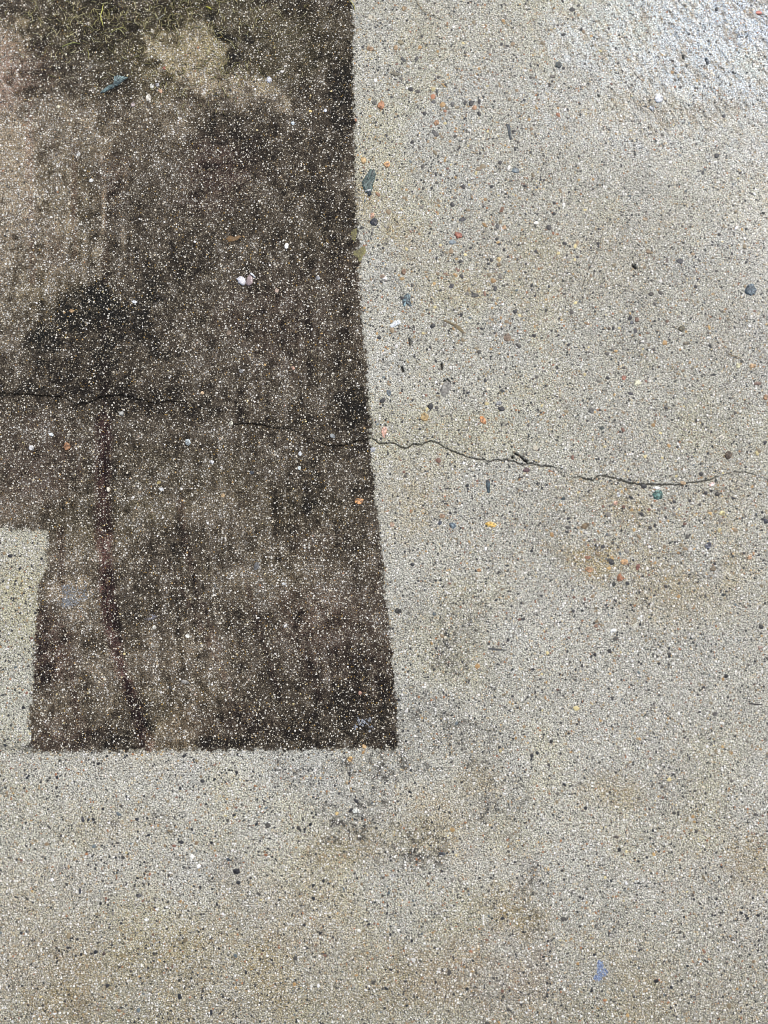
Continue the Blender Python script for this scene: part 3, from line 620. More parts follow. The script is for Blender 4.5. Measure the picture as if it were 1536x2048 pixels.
# name, px, py, a, b, angle, colour, second colour, label
ST = [
 ('pebble', 748, 445, 9, 8, 0, NAVY, None, 'navy black pebble near the stain edge, just below a small orange one'),
 ('pebble', 745, 431, 5, 6, 0, (205, 150, 110), None, 'small peach orange pebble touching the top of the navy black pebble'),
 ('pebble', 727, 321, 6, 8, 0, (222, 178, 96), None, 'honey yellow pebble at the stain edge above the long dark green stone'),
 ('pebble', 774, 329, 7, 7, 20, (206, 140, 72), (190, 160, 110), 'rough orange pebble to the upper right of the long dark green stone'),
 ('pebble', 756, 389, 7, 4, 40, (170, 120, 66), None, 'ochre chip at the foot of the long dark green stone'),
 ('pebble', 762, 211, 8, 9, 20, (192, 124, 62), None, 'bright orange brown pebble near the upper stain edge with a grey one at its left'),
 ('pebble', 749, 205, 5, 5, 0, (92, 92, 84), None, 'dark grey green pebble left of the bright orange brown pebble'),
 ('pebble', 917, 470, 9, 7, 25, (166, 88, 56), None, 'rust red oval pebble with a blue grey one below it'),
 ('pebble', 905, 484, 8, 5, 0, (130, 150, 160), None, 'blue grey pebble just below the rust red oval one'),
 ('pebble', 925, 439, 8, 4, -10, (66, 68, 76), None, 'dark slate wedge above the rust red oval pebble'),
 ('pebble', 1031, 341, 9, 6, 0, (112, 128, 134), (84, 98, 106), 'speckled blue grey stone in the upper middle of the pale concrete'),
 ('pebble', 1004, 419, 4, 7, 25, (134, 90, 52), None, 'narrow brown chip right of the dark slate wedge'),
 ('pebble', 1008, 455, 5, 5, 0, (196, 150, 96), None, 'tan orange pebble with a dark chip at its left, under the narrow brown chip'),
 ('pebble', 995, 452, 4, 6, -20, (82, 84, 82), None, 'dark chip touching the tan orange pebble under the narrow brown chip'),
 ('pebble', 998, 518, 4, 6, 0, (214, 184, 110), None, 'yellow pebble stacked above a brown one, right of centre'),
 ('pebble', 998, 529, 5, 5, 0, (134, 110, 66), None, 'olive brown pebble directly below the yellow one'),
 ('pebble', 807, 544, 5, 7, 15, (150, 110, 72), None, 'brown almond shaped pebble near the stain edge'),
 ('pebble', 765, 553, 6, 5, 0, (176, 146, 112), None, 'tan pebble near the stain edge, left of the brown almond shaped one'),
 ('stone_chip', 871, 267, 9, 5, 35, (96, 96, 94), None, 'slanting grey brick shaped chip left of the thin blue black sliver'),
 ('pebble', 873, 246, 6, 6, 20, (186, 132, 74), None, 'orange tan pebble above the slanting grey brick shaped chip'),
 ('pebble', 942, 207, 5, 6, 30, (52, 56, 62), None, 'largest black pebble of the row near the top, right end'),
 ('pebble', 930, 206, 3.5, 4.5, 20, (64, 66, 68), None, 'small black pebble second from the right end of the row near the top'),
 ('pebble', 905, 209, 4.5, 5, 0, (84, 86, 86), None, 'charcoal square pebble in the middle of the row near the top'),
 ('pebble', 867, 204, 5, 3.5, 0, (74, 76, 78), None, 'dark grey pebble at the left end of the row near the top'),
 ('pebble', 949, 216, 5, 5, 0, (192, 138, 84), None, 'orange pebble touching the right end of the black row near the top'),
 ('pebble', 836, 183, 5, 4, -10, (88, 84, 78), None, 'brown black pebble above the left end of the row near the top'),
 ('stone_chip', 833, 118, 4, 7, 20, (86, 86, 84), None, 'upright grey chip of a pair near the top'),
 ('stone_chip', 807, 119, 7, 3.5, 45, (80, 84, 84), None, 'diagonal grey chip of a pair near the top'),
 ('stone_chip', 790, 148, 11, 4, 10, (112, 106, 84), None, 'long olive grey chip pointing right, under the pair of grey chips'),
 ('pebble', 741, 98, 8, 5, 20, (176, 136, 84), None, 'tan orange pebble close to the top of the stain edge'),
 ('pebble', 801, 85, 8, 4.5, 20, (150, 138, 98), None, 'long khaki pebble near the top with an orange one under it'),
 ('pebble', 791, 95, 5, 5, 0, (182, 146, 90), None, 'orange tan pebble under the long khaki pebble'),
 ('pebble', 808, 17, 5, 5, 0, (164, 134, 80), None, 'ochre pebble at the very top of the pale concrete'),
 ('pebble', 1117, 130, 7, 7, 0, (64, 80, 80), (40, 46, 50), 'round dark green pebble at the upper right with a small black one beside it'),
 ('pebble', 1127, 137, 4, 3, -20, BLK, None, 'small black pebble at the lower right of the round dark green pebble'),
 ('pebble', 1105, 153, 6, 3.5, 10, (106, 100, 90), None, 'flat brown grey pebble below the round dark green pebble'),
 ('pebble', 1318, 197, 9, 9, 20, (222, 228, 236), None, 'largest white pebble in the glistening upper right corner'),
 ('pebble', 1304, 217, 5, 6, -30, (72, 78, 88), (200, 208, 216), 'slate pebble with a white side below the largest white pebble'),
 ('pebble', 1518, 25, 7, 4, 0, (214, 110, 86), None, 'coral red pebble in the far upper right corner'),
 ('pebble', 1434, 18, 3, 4, 0, (34, 44, 58), None, 'tiny blue black pebble near the upper right corner'),
 ('pebble', 1448, 232, 4, 4, 0, (40, 48, 62), None, 'square blue black pebble below the glistening corner'),
 ('pebble', 1433, 312, 5, 5, 40, (34, 42, 54), None, 'black pebble near the right side below the glistening corner'),
 ('pebble', 1406, 345, 3.5, 5.5, 0, (60, 66, 72), None, 'upright charcoal pebble left of the right hand blue tinted concrete'),
 ('pebble', 1359, 522, 8, 5.5, 5, (64, 68, 76), None, 'smooth slate pebble with a flat top in the right half'),
 ('pebble', 1334, 520, 3, 5, 0, (112, 98, 92), None, 'narrow mauve brown pebble left of the smooth slate pebble'),
 ('pebble', 1297, 503, 6, 5, 30, (142, 116, 80), None, 'brown pebble upper left of the smooth slate pebble'),
 ('pebble', 1290, 438, 6, 4, 10, (206, 176, 126), None, 'sand coloured pebble in the upper right quarter with an orange tinge'),
 ('pebble', 1501, 580, 12, 13, 10, (62, 82, 96), (120, 136, 144), 'large speckled dark blue stone by the right side'),
 ('pebble', 1391, 573, 4, 4, 0, (44, 46, 52), None, 'round black pebble left of the large speckled dark blue stone'),
 ('pebble', 1302, 588, 6, 4, 10, (44, 40, 38), None, 'brown black pebble below the smooth slate pebble'),
 ('pebble', 1274, 639, 5, 5, 20, (136, 92, 62), None, 'reddish brown round pebble with a slate one at its lower left'),
 ('pebble', 1264, 645, 4, 4, -20, (86, 94, 104), None, 'blue slate pebble at the lower left of the reddish brown round one'),
 ('pebble', 1271, 661, 4, 6, 0, (70, 74, 80), None, 'upright slate pebble directly below the reddish brown round one'),
 ('pebble', 1334, 642, 4, 3.5, 0, (122, 88, 60), None, 'small brown bead right of the reddish brown round pebble'),
 ('pebble', 1218, 657, 4, 3, 0, (92, 70, 48), None, 'small dark brown bead left of the upright slate pebble'),
 ('pebble', 1363, 657, 7, 7, 0, (110, 104, 72), (70, 66, 48), 'rough olive pebble in the right half'),
 ('pebble', 1372, 687, 6, 4, 0, (122, 112, 86), None, 'khaki pebble below the rough olive pebble'),
 ('pebble', 1275, 767, 8, 7, 0, (206, 204, 168), None, 'pale cream round pebble right of an orange chip'),
 ('pebble', 1248, 755, 5, 5, -30, (198, 120, 84), None, 'orange chip left of the pale cream round pebble'),
 ('pebble', 1261, 787, 7, 3, 15, (62, 64, 74), None, 'black flat pebble under the pale cream round pebble'),
 ('pebble', 1476, 731, 5, 6, 0, (206, 202, 152), None, 'pale yellow pebble near the right side, left one of a pair'),
 ('pebble', 1505, 732, 7, 5, 0, (214, 172, 108), None, 'amber pebble near the right side, right one of a pair'),
 ('pebble', 1515, 767, 8, 4, 0, (142, 108, 88), None, 'brown flat pebble below the amber pebble'),
 ('pebble', 1531, 795, 5, 6, 0, (168, 122, 70), None, 'ochre pebble cut by the right border'),
 ('pebble', 1183, 821, 7, 7, 0, (108, 108, 104), (80, 80, 78), 'round mid grey pebble alone on clean concrete'),
 ('pebble', 1204, 856, 6, 3.5, 0, (58, 74, 70), None, 'green black pebble below the round mid grey pebble'),
 ('pebble', 1457, 910, 8, 9, 30, (112, 92, 66), (60, 46, 36), 'large brown stone above the right end of the crack'),
 ('pebble', 1443, 875, 6, 5, 0, (222, 216, 196), None, 'creamy white pebble above the large brown stone'),
 ('pebble', 1015, 675, 7, 9, 0, (150, 122, 96), (124, 108, 90), 'soft brown upright pebble in the middle of the pale concrete'),
 ('stone_chip', 949, 590, 8, 5, 0, (82, 82, 78), None, 'dark triangular chip above the olive sliver'),
 ('pebble', 990, 577, 4, 5, 20, (70, 72, 76), None, 'charcoal pebble right of the dark triangular chip'),
 ('pebble', 903, 572, 6, 4, -30, (66, 68, 78), None, 'blue black chip left of the dark triangular chip'),
 ('stone_chip', 791, 648, 13, 6, -32, (222, 232, 238), None, 'slanting white chip close to the middle of the stain edge'),
 ('pebble', 765, 801, 7, 5, -35, (44, 48, 54), None, 'black kidney shaped pebble nearest the stain edge above the crack'),
 ('pebble', 861, 813, 6, 7, 0, (38, 44, 50), None, 'round black pebble above the crack, right of the kidney shaped one'),
 ('pebble', 1003, 818, 8, 5.5, 5, (50, 52, 58), None, 'black pebble with a grey one resting above it'),
 ('pebble', 998, 806, 6, 5, 0, (142, 146, 148), None, 'smooth light grey pebble above a black one'),
 ('pebble', 1005, 782, 5, 3.5, 25, (48, 60, 66), None, 'blue black pebble above the smooth light grey one'),
 ('pebble', 778, 786, 5, 7, -20, (102, 118, 128), None, 'steel blue pebble above the black kidney shaped one'),
 ('pebble', 966, 841, 10, 6, 50, (224, 160, 92), (200, 130, 66), 'bright orange lumpy pebble above the crack'),
 ('pebble', 849, 834, 8, 10, 0, (192, 152, 82), (160, 140, 96), 'ochre yellow crumbly pebble above the crack'),
 ('pebble', 768, 863, 6, 13, 5, (232, 188, 164), (214, 160, 136), 'pink upright stone just above the crack by the stain edge'),
 ('pebble', 762, 877, 3, 3, 0, (30, 32, 36), None, 'black dot at the lower left of the pink upright stone'),
 ('pebble', 746, 899, 6, 5, 0, (204, 210, 218), None, 'white pebble under the crack by the stain edge'),
 ('pebble', 1315, 990, 11, 11, 0, (56, 98, 92), (110, 150, 142), 'round teal green stone under the crack'),
 ('pebble', 1314, 976, 8, 4, 0, (232, 232, 230), None, 'white chip between the crack and the round teal green stone'),
 ('pebble', 1237, 989, 3.5, 5, -30, (226, 234, 238), None, 'small white chip left of the round teal green stone'),
 ('pebble', 1231, 1006, 5, 6, 20, (222, 168, 134), None, 'peach pebble below the small white chip'),
 ('pebble', 1424, 969, 6, 5, 0, (230, 232, 236), (230, 190, 180), 'white and pink chip touching the right part of the crack'),
 ('pebble', 1366, 966, 6, 4, 0, (194, 158, 104), None, 'amber grain sitting on the crack'),
 ('pebble', 1053, 940, 7, 5.5, 15, (104, 72, 76), None, 'maroon oval pebble just under the crack by the black pit'),
 ('stone_chip', 976, 971, 5, 16, -6, (50, 82, 94), (34, 44, 54), 'long upright teal and black chip under the crack'),
 ('pebble', 1127, 997, 6, 3, -20, (50, 80, 88), None, 'small teal black chip right of the long upright teal one'),
 ('pebble', 981, 1049, 12, 6, 8, (226, 192, 88), (212, 166, 60), 'bright yellow crumbly stone below the crack'),
 ('pebble', 905, 1051, 8, 6, 25, (56, 78, 94), (140, 160, 172), 'dark blue stone left of the bright yellow one'),
 ('pebble', 880, 1046, 4, 6, 20, (72, 84, 100), None, 'smaller blue grey stone left of the dark blue one'),
 ('pebble', 884, 1032, 6, 5, 0, (172, 134, 92), None, 'tan pebble above the smaller blue grey stone'),
 ('pebble', 784, 1049, 5, 6, 0, (188, 152, 120), None, 'peach tan pebble beside the stain edge below the crack'),
 ('stone_chip', 1170, 1052, 10, 6, -25, (132, 108, 64), None, 'brown rectangular chip tilted up to the right'),
 ('pebble', 1417, 1091, 6, 8, 10, (38, 46, 76), (210, 216, 224), 'broken navy and white stone in the lower right half'),
 ('pebble', 1206, 1093, 5, 4, 10, (58, 60, 66), None, 'black pebble above the rusty spot'),
 ('pebble', 1223, 1123, 6, 9, -30, (48, 50, 56), None, 'black upright stone left of a bright orange one'),
 ('pebble', 1248, 1124, 8, 6, 0, (220, 166, 92), None, 'bright orange stone right of the black upright one'),
 ('pebble', 1178, 1139, 8, 7, 20, (200, 148, 92), None, 'orange stone in the lower part of the rusty spot'),
 ('pebble', 1175, 1115, 7, 4, 0, (178, 110, 66), None, 'rust orange stone in the middle of the rusty spot'),
 ('pebble', 1240, 1156, 6, 8, 0, (176, 112, 64), (140, 90, 56), 'rough rust brown stone below the bright orange one'),
 ('pebble', 1276, 1134, 4, 7, 15, (136, 78, 60), None, 'brick red upright chip right of the bright orange stone'),
 ('pebble', 1228, 1168, 4, 5, -20, (52, 54, 54), None, 'black pebble at the lower left of the rough rust brown stone'),
 ('pebble', 1426, 1138, 7, 5, 0, (118, 102, 74), None, 'olive brown pebble below the broken navy and white stone'),
 ('pebble', 1499, 1115, 5, 5, 0, (198, 152, 102), None, 'orange tan pebble near the right side, lower half'),
 ('pebble', 1532, 1042, 5, 6, 0, (44, 50, 70), None, 'navy pebble cut by the right border'),
 ('pebble', 1447, 1189, 5, 3, 0, (40, 60, 70), None, 'small teal black pebble far below the broken navy and white stone'),
 ('pebble', 1444, 1026, 6, 5, 0, (222, 208, 128), None, 'pale yellow stone right of the round teal green one'),
 ('pebble', 1435, 988, 5, 5, 0, (58, 56, 52), None, 'black brown pebble under the right part of the crack'),
 ('pebble', 958, 1140, 5, 4, 10, (200, 146, 74), None, 'small orange pebble alone below the bright yellow stone'),
 ('pebble', 1227, 1261, 7, 4.5, -15, (234, 238, 238), None, 'white chip on clean concrete in the lower right half'),
 ('pebble', 1219, 1302, 4.5, 4, 20, (52, 50, 52), None, 'black pebble below the white chip on clean concrete'),
 ('pebble', 1146, 1222, 4, 3.5, 0, (54, 56, 62), None, 'round black pebble left of the white chip on clean concrete'),
 ('pebble', 1046, 1238, 5, 4, -20, (78, 80, 80), None, 'charcoal chip left of the round black pebble'),
 ('pebble', 1192, 1252, 4, 4, 0, (150, 112, 84), None, 'brown bead between the round black pebble and the white chip'),
 ('pebble', 1521, 1295, 6, 4, 0, (156, 132, 118), None, 'mauve brown stone by the right side, lower half'),
 ('pebble', 1430, 1428, 5, 5, 30, (96, 92, 90), None, 'dark grey pebble left of the thin dark needle'),
 ('pebble', 1102, 1483, 4, 4.5, 0, (54, 54, 54), None, 'black pebble alone in the lower middle right'),
 ('pebble', 796, 1222, 7, 6, 0, (36, 36, 34), (70, 70, 64), 'black crumb touching the stain edge'),
 ('pebble', 1232, 1674, 6, 3.5, 10, (104, 94, 84), None, 'flat brown pebble in the lower right'),
 ('pebble', 1171, 1616, 4, 4, 20, (44, 46, 50), None, 'black pebble upper left of the flat brown one'),
 ('pebble', 1312, 1962, 6, 4, -10, (34, 34, 36), None, 'black wedge right of the blue paint fleck'),
 ('pebble', 1189, 1909, 4, 3, 0, (44, 46, 50), None, 'black bead just above the blue paint fleck'),
 ('pebble', 785, 1751, 7, 4, -15, (40, 42, 44), (236, 236, 232), 'black and white pebble at the lower middle'),
 ('pebble', 884, 1707, 9, 3.5, 15, (78, 84, 90), None, 'long slate pebble in the grey smudge'),
 ('pebble', 473, 1742, 8, 6, 0, (44, 44, 52), None, 'largest black pebble in the lower left with a small one below'),
 ('pebble', 477, 1765, 5, 4, 0, (48, 52, 56), None, 'small black pebble below the largest one in the lower left'),
 ('pebble', 457, 1719, 5, 4, 30, (56, 72, 84), None, 'blue black pebble above the largest black one in the lower left'),
 ('pebble', 362, 1684, 6, 4, 10, (58, 60, 66), None, 'charcoal pebble upper left of the largest black one'),
 ('pebble', 274, 1638, 4, 4, 0, (66, 68, 76), None, 'slate bead in the lower left under the stain'),
 ('pebble', 166, 1640, 3.5, 5, -20, (72, 74, 82), None, 'narrow slate pebble in the far lower left'),
 ('pebble', 405, 1562, 5, 4, 10, (66, 68, 70), None, 'charcoal pebble just under the bottom edge of the stain'),
 ('pebble', 712, 1621, 8, 5, -10, (232, 236, 226), None, 'white oval pebble on the dirty spot below the stain'),
 ('pebble', 674, 1627, 4, 4, 0, (220, 186, 100), None, 'small yellow pebble left of the white oval one'),
 ('pebble', 293, 1839, 5, 4, 0, (232, 234, 230), None, 'white triangular chip in the lower left'),
 ('pebble', 208, 1907, 4, 4, 20, (84, 66, 60), None, 'dark brown bead in the lower left corner area'),
 ('pebble', 160, 1782, 3, 6, 0, (62, 66, 76), None, 'thin upright slate chip in the lower left'),
 ('pebble', 278, 1791, 7, 4, 0, (96, 96, 96), None, 'blurred grey pebble right of the thin upright slate chip'),
 ('pebble', 573, 492, 4.5, 6.5, 5, (240, 242, 242), None, 'bright white pebble on the dark stain above the broken shell'),
 ('pebble', 134, 893, 8, 8, 0, (182, 130, 78), (140, 96, 60), 'orange tan pebble on the left of the dark stain'),
 ('pebble', 103, 869, 5, 4, 0, (222, 234, 236), None, 'white bead upper left of the orange tan pebble on the stain'),
 ('pebble', 63, 896, 5, 6, -10, (214, 214, 214), None, 'pale grey pebble left of the orange tan pebble on the stain'),
 ('pebble', 243, 827, 5, 5, 0, (170, 172, 166), None, 'round light grey pebble on the stain under the crack'),
 ('pebble', 376, 884, 6, 7, 0, (196, 212, 216), (110, 120, 124), 'pale blue cracked pebble on the stain under the crack'),
 ('pebble', 323, 978, 5, 4, 20, (226, 232, 234), None, 'white bead below the pale blue cracked pebble'),
 ('pebble', 217, 979, 4.5, 5, 0, (226, 218, 196), None, 'cream pebble on the stain left of the white bead'),
 ('pebble', 318, 965, 4.5, 4, 0, (156, 138, 66), None, 'olive yellow pebble just above the white bead on the stain'),
 ('stone_chip', 513, 1132, 6, 10, 15, (108, 110, 112), None, 'grey slate chip standing out on the lower stain'),
 ('pebble', 375, 1272, 4.5, 4.5, 0, (224, 228, 216), None, 'round white bead on the lower stain'),
 ('pebble', 309, 1255, 4, 5, 0, (214, 212, 196), None, 'cream pebble left of the round white bead'),
 ('pebble', 371, 1364, 9, 4, 15, (150, 148, 140), None, 'long light grey pebble near the bottom of the stain'),
 ('pebble', 571, 1251, 5, 4, -40, (206, 206, 200), None, 'pale chip on the stain right of the round white bead'),
 ('pebble', 568, 1168, 6, 3, 10, (196, 200, 200), None, 'flat pale chip on the stain right of the grey slate chip'),
 ('pebble', 297, 196, 5.5, 8, 0, (228, 222, 204), None, 'cream knuckle shaped pebble on the upper stain'),
 ('pebble', 304, 172, 4.5, 5, 0, (226, 228, 216), None, 'white bead above the cream knuckle shaped pebble'),
 ('pebble', 315, 170, 4, 4, 0, (186, 188, 192), None, 'grey bead right of the white bead on the upper stain'),
 ('pebble', 321, 182, 5, 4, 20, (222, 168, 120), None, 'orange bead on the upper stain under the grey bead'),
 ('pebble', 266, 209, 5, 5, 0, (186, 168, 164), None, 'pinkish grey pebble left of the cream knuckle shaped one'),
 ('pebble', 329, 136, 4, 4, 0, (208, 108, 80), None, 'coral red pebble at the edge of the pale worn spot'),
 ('pebble', 117, 214, 4, 4, 0, (226, 220, 180), None, 'pale yellow bead on the upper left of the stain'),
 ('pebble', 539, 160, 6, 7, 0, (206, 210, 224), None, 'pale lilac pebble on the upper stain'),
 ('pebble', 564, 143, 4, 3, 0, (232, 230, 224), None, 'small white chip right of the pale lilac pebble'),
 ('pebble', 586, 247, 3.5, 4.5, -30, (200, 226, 240), None, 'ice blue bead on the upper right of the stain'),
 ('pebble', 621, 223, 3.5, 3, 0, (224, 190, 80), None, 'yellow bead near the ice blue one'),
 ('pebble', 651, 221, 3.5, 4, 0, (206, 216, 236), None, 'pale blue bead near the right edge of the stain'),
 ('pebble', 157, 309, 4, 5, 20, (234, 234, 228), None, 'white pebble on the left of the upper stain'),
 ('pebble', 183, 361, 5, 3.5, -20, (232, 234, 230), None, 'white chip below the white pebble on the left of the stain'),
 ('pebble', 269, 604, 6, 3.5, 10, (226, 232, 236), None, 'white flat pebble on the darkest spot of the stain'),
 ('pebble', 143, 622, 5, 4.5, 0, (178, 138, 78), None, 'amber pebble on the left of the stain'),
 ('pebble', 857 - 400, 666, 6, 5, 0, (148, 124, 98), None, 'brown half buried pebble below the broken shell'),
 ('pebble', 554, 581, 5, 4, -25, (222, 190, 164), None, 'pink chip on the stain right of the broken shell'),
 ('pebble', 636, 556, 5, 4.5, 0, (150, 154, 160), None, 'round blue grey pebble on the right of the stain'),
 ('pebble', 586, 736, 4, 4, 0, (200, 150, 120), None, 'salmon pebble on the right of the stain'),
 ('pebble', 482, 742, 5, 4, 0, (140, 142, 142), None, 'grey pebble left of the salmon one on the stain'),
 ('pebble', 405, 786, 4.5, 4, 0, (222, 184, 130), None, 'peach bead on the stain above the crack'),
 ('pebble', 462, 847, 4, 5, 0, (232, 232, 206), None, 'cream bead where the crack starts again on the stain'),
 ('pebble', 665, 872, 6, 4.5, 10, (158, 168, 170), None, 'grey blue pebble on the stain just above the crack'),
 ('pebble', 600, 907, 3.5, 5, 0, (226, 234, 238), None, 'upright white bead on the stain under the crack'),
 ('pebble', 599, 936, 3.5, 4, 0, (214, 232, 232), None, 'lower white bead on the stain under the crack'),
 ('pebble', 424, 924, 4.5, 4, 0, (222, 226, 228), None, 'white bead left of two dark blue crumbs on the stain'),
 ('pebble', 504, 945, 5, 4, 20, (48, 62, 78), None, 'dark blue crumb on the stain under the crack'),
 ('pebble', 446, 991, 5, 4, -50, (208, 170, 104), None, 'amber chip on the stain left of centre'),
 ('pebble', 718, 1002, 10, 6, 5, (184, 124, 74), (214, 164, 110), 'crumbly orange flake on the stain close to its right edge'),
 ('pebble', 720, 1386, 4, 4.5, 0, (196, 142, 112), None, 'salmon bead above the pale grey lichen'),
 ('pebble', 728, 1493, 5, 5, 0, (200, 160, 90), None, 'amber stone on the bottom edge of the stain'),
 ('pebble', 700, 1518, 6, 6, 0, (160, 120, 70), (190, 160, 100), 'ochre stone just under the bottom edge of the stain'),
 ('pebble', 340, 1375, 3, 3, 0, (60, 60, 62), None, 'tiny charcoal bead beside the long light grey pebble'),
]
used = {}
for i, (nm, px_, py_, a, b, ang, c1, c2, lab) in enumerate(ST):
    h = min(.0022, max(.0006, min(a, b) * PX * .30))
    mat = M_STONE
    o = lump(nm, oval(px_, py_, a, b, ang, i * 7 + 3), c1, h, mat, seed=i, second=c2)
    tag(o, lab, 'pebble' if nm == 'pebble' else 'stone chip', 'pebbles and chips set in the concrete')

def single(name, pts, c1, c2, h, mat, lab, cat, seed, group=None):
    return tag(lump(name, pts, c1, h, mat, seed=seed, second=c2), lab, cat, group)

gs = single('stone', [(745, 338), (750, 339), (752, 348), (750, 358), (747, 368), (745, 378), (743, 384), (740, 392), (736, 388), (729, 383), (725, 373), (724, 363), (730, 353), (735, 346), (738, 340)],
            (62, 82, 80), (92, 110, 106), .0024, M_STONE, 'long dark green stone beside the upper right edge of the dark stain', 'stone', 501)
lump('broken_tip', [(737, 383), (743, 382), (743, 389), (739, 393), (735, 388)], (46, 56, 66), .0026, M_STONE, parent=gs, seed=502)
lump('quartz_vein', [(729, 382), (735, 380), (742, 379), (742, 382), (735, 384), (730, 385)], (206, 212, 212), .0028, M_STONE, parent=gs, seed=503)
sh = bpy.data.objects.new('shell', None); COL.objects.link(sh); g_ = gnd(492, 557); sh.location = (float(g_[0]), float(g_[1]), 0)
tag(sh, 'broken white and pink shell lying on the dark stain', 'shell')
lump('white_half', [(474, 560), (472, 557), (476, 556), (480, 552), (486, 553), (491, 558), (492, 566), (489, 571), (482, 570), (477, 566)], (228, 228, 236), .0022, M_SHELL, parent=sh, seed=510, facet=False)
lump('pink_half', [(492, 562), (494, 555), (499, 549), (504, 552), (507, 560), (505, 567), (498, 572), (492, 570)], (170, 146, 146), .0016, M_SHELL, parent=sh, seed=511, facet=False)
lump('bright_rim', [(500, 546), (504, 546), (508, 550), (512, 556), (509, 556), (505, 552), (500, 549)], (226, 236, 242), .0022, M_SHELL, parent=sh, seed=512, facet=False)
single('leaf_scrap', [(199, 187), (206, 180), (216, 173), (226, 169), (230, 164), (229, 152), (233, 150), (243, 152), (252, 152), (257, 155), (248, 163), (236, 171), (224, 178), (212, 184)],
       (56, 78, 84), (134, 158, 158), .0022, M_STONE, 'dark teal leaf scrap shaped like a bent blade on the upper stain', 'leaf', 521)
single('moss_scrap', [(702, 464), (707, 458), (713, 456), (714, 466), (712, 478), (709, 484), (703, 478)], (112, 106, 66), (134, 130, 84), .0006, M_LICHEN,
       'upper olive moss scrap on the edge of the stain', 'moss', 525)
single('moss_scrap', [(706, 502), (716, 500), (724, 493), (730, 492), (733, 500), (731, 508), (725, 514), (723, 522), (717, 524), (716, 516), (707, 510)], (118, 112, 72), (138, 134, 90), .0006, M_LICHEN,
       'lower and larger olive moss scrap on the edge of the stain', 'moss', 526)
single('stone_chip', [(815, 585), (822, 590), (820, 600), (824, 612), (818, 612), (812, 607), (810, 614), (805, 610), (804, 600), (808, 597), (808, 590)], (44, 60, 72), (128, 156, 164), .0014, M_STONE,
       'blue black forked chip above the slanting white one', 'stone chip', 527, 'pebbles and chips set in the concrete')
single('stone_chip', [(884, 770), (890, 763), (898, 762), (903, 770), (902, 778), (895, 786), (890, 796), (885, 792), (880, 782)], (138, 136, 128), (120, 118, 112), .0009, M_STONE,
       'grey drop shaped stone half buried under a dark pit', 'stone chip', 528, 'pebbles and chips set in the concrete')
single('bark_sliver', [(884, 638), (892, 640), (903, 645), (915, 650), (924, 656), (930, 664), (926, 667), (916, 660), (908, 652), (896, 646), (886, 642)], (116, 102, 72), (140, 124, 86), .0009, M_FIBRE,
       'olive brown bark sliver right of the slanting white chip', 'bark', 529)
single('stone_chip', [(1012, 248), (1019, 248), (1021, 256), (1022, 266), (1024, 278), (1021, 281), (1017, 270), (1015, 258)], (48, 60, 70), (90, 104, 112), .0012, M_STONE,
       'thin blue black sliver standing upright in the upper part', 'stone chip', 530, 'pebbles and chips set in the concrete')
single('stone_chip', [(873, 178), (876, 180), (876, 188), (875, 195), (873, 190), (872, 184)], (62, 68, 72), None, .0008, M_STONE,
       'tiny black nail shaped sliver above the row of dark pebbles', 'stone chip', 531, 'pebbles and chips set in the concrete')
single('leaf_scrap', [(452, 477), (460, 471), (468, 474), (480, 470), (483, 474), (475, 480), (466, 483), (457, 484)], (146, 110, 56), (110, 84, 48), .0006, M_FIBRE,
       'yellow brown leaf scrap on the middle of the dark stain', 'leaf', 532)
single('dry_needle', [(1498, 1405), (1510, 1407), (1524, 1408), (1524, 1410), (1510, 1410), (1498, 1408)], (66, 62, 60), None, .0008, M_FIBRE,
       'thin dark needle lying level by the right side', 'needle', 533)
single('dry_needle', [(975, 1296), (982, 1295), (998, 1298), (1014, 1299), (1014, 1301), (998, 1301), (982, 1299), (976, 1299)], (84, 86, 88), None, .0012, M_FIBRE,
       'thin grey needle lying level right of the stain', 'needle', 534)

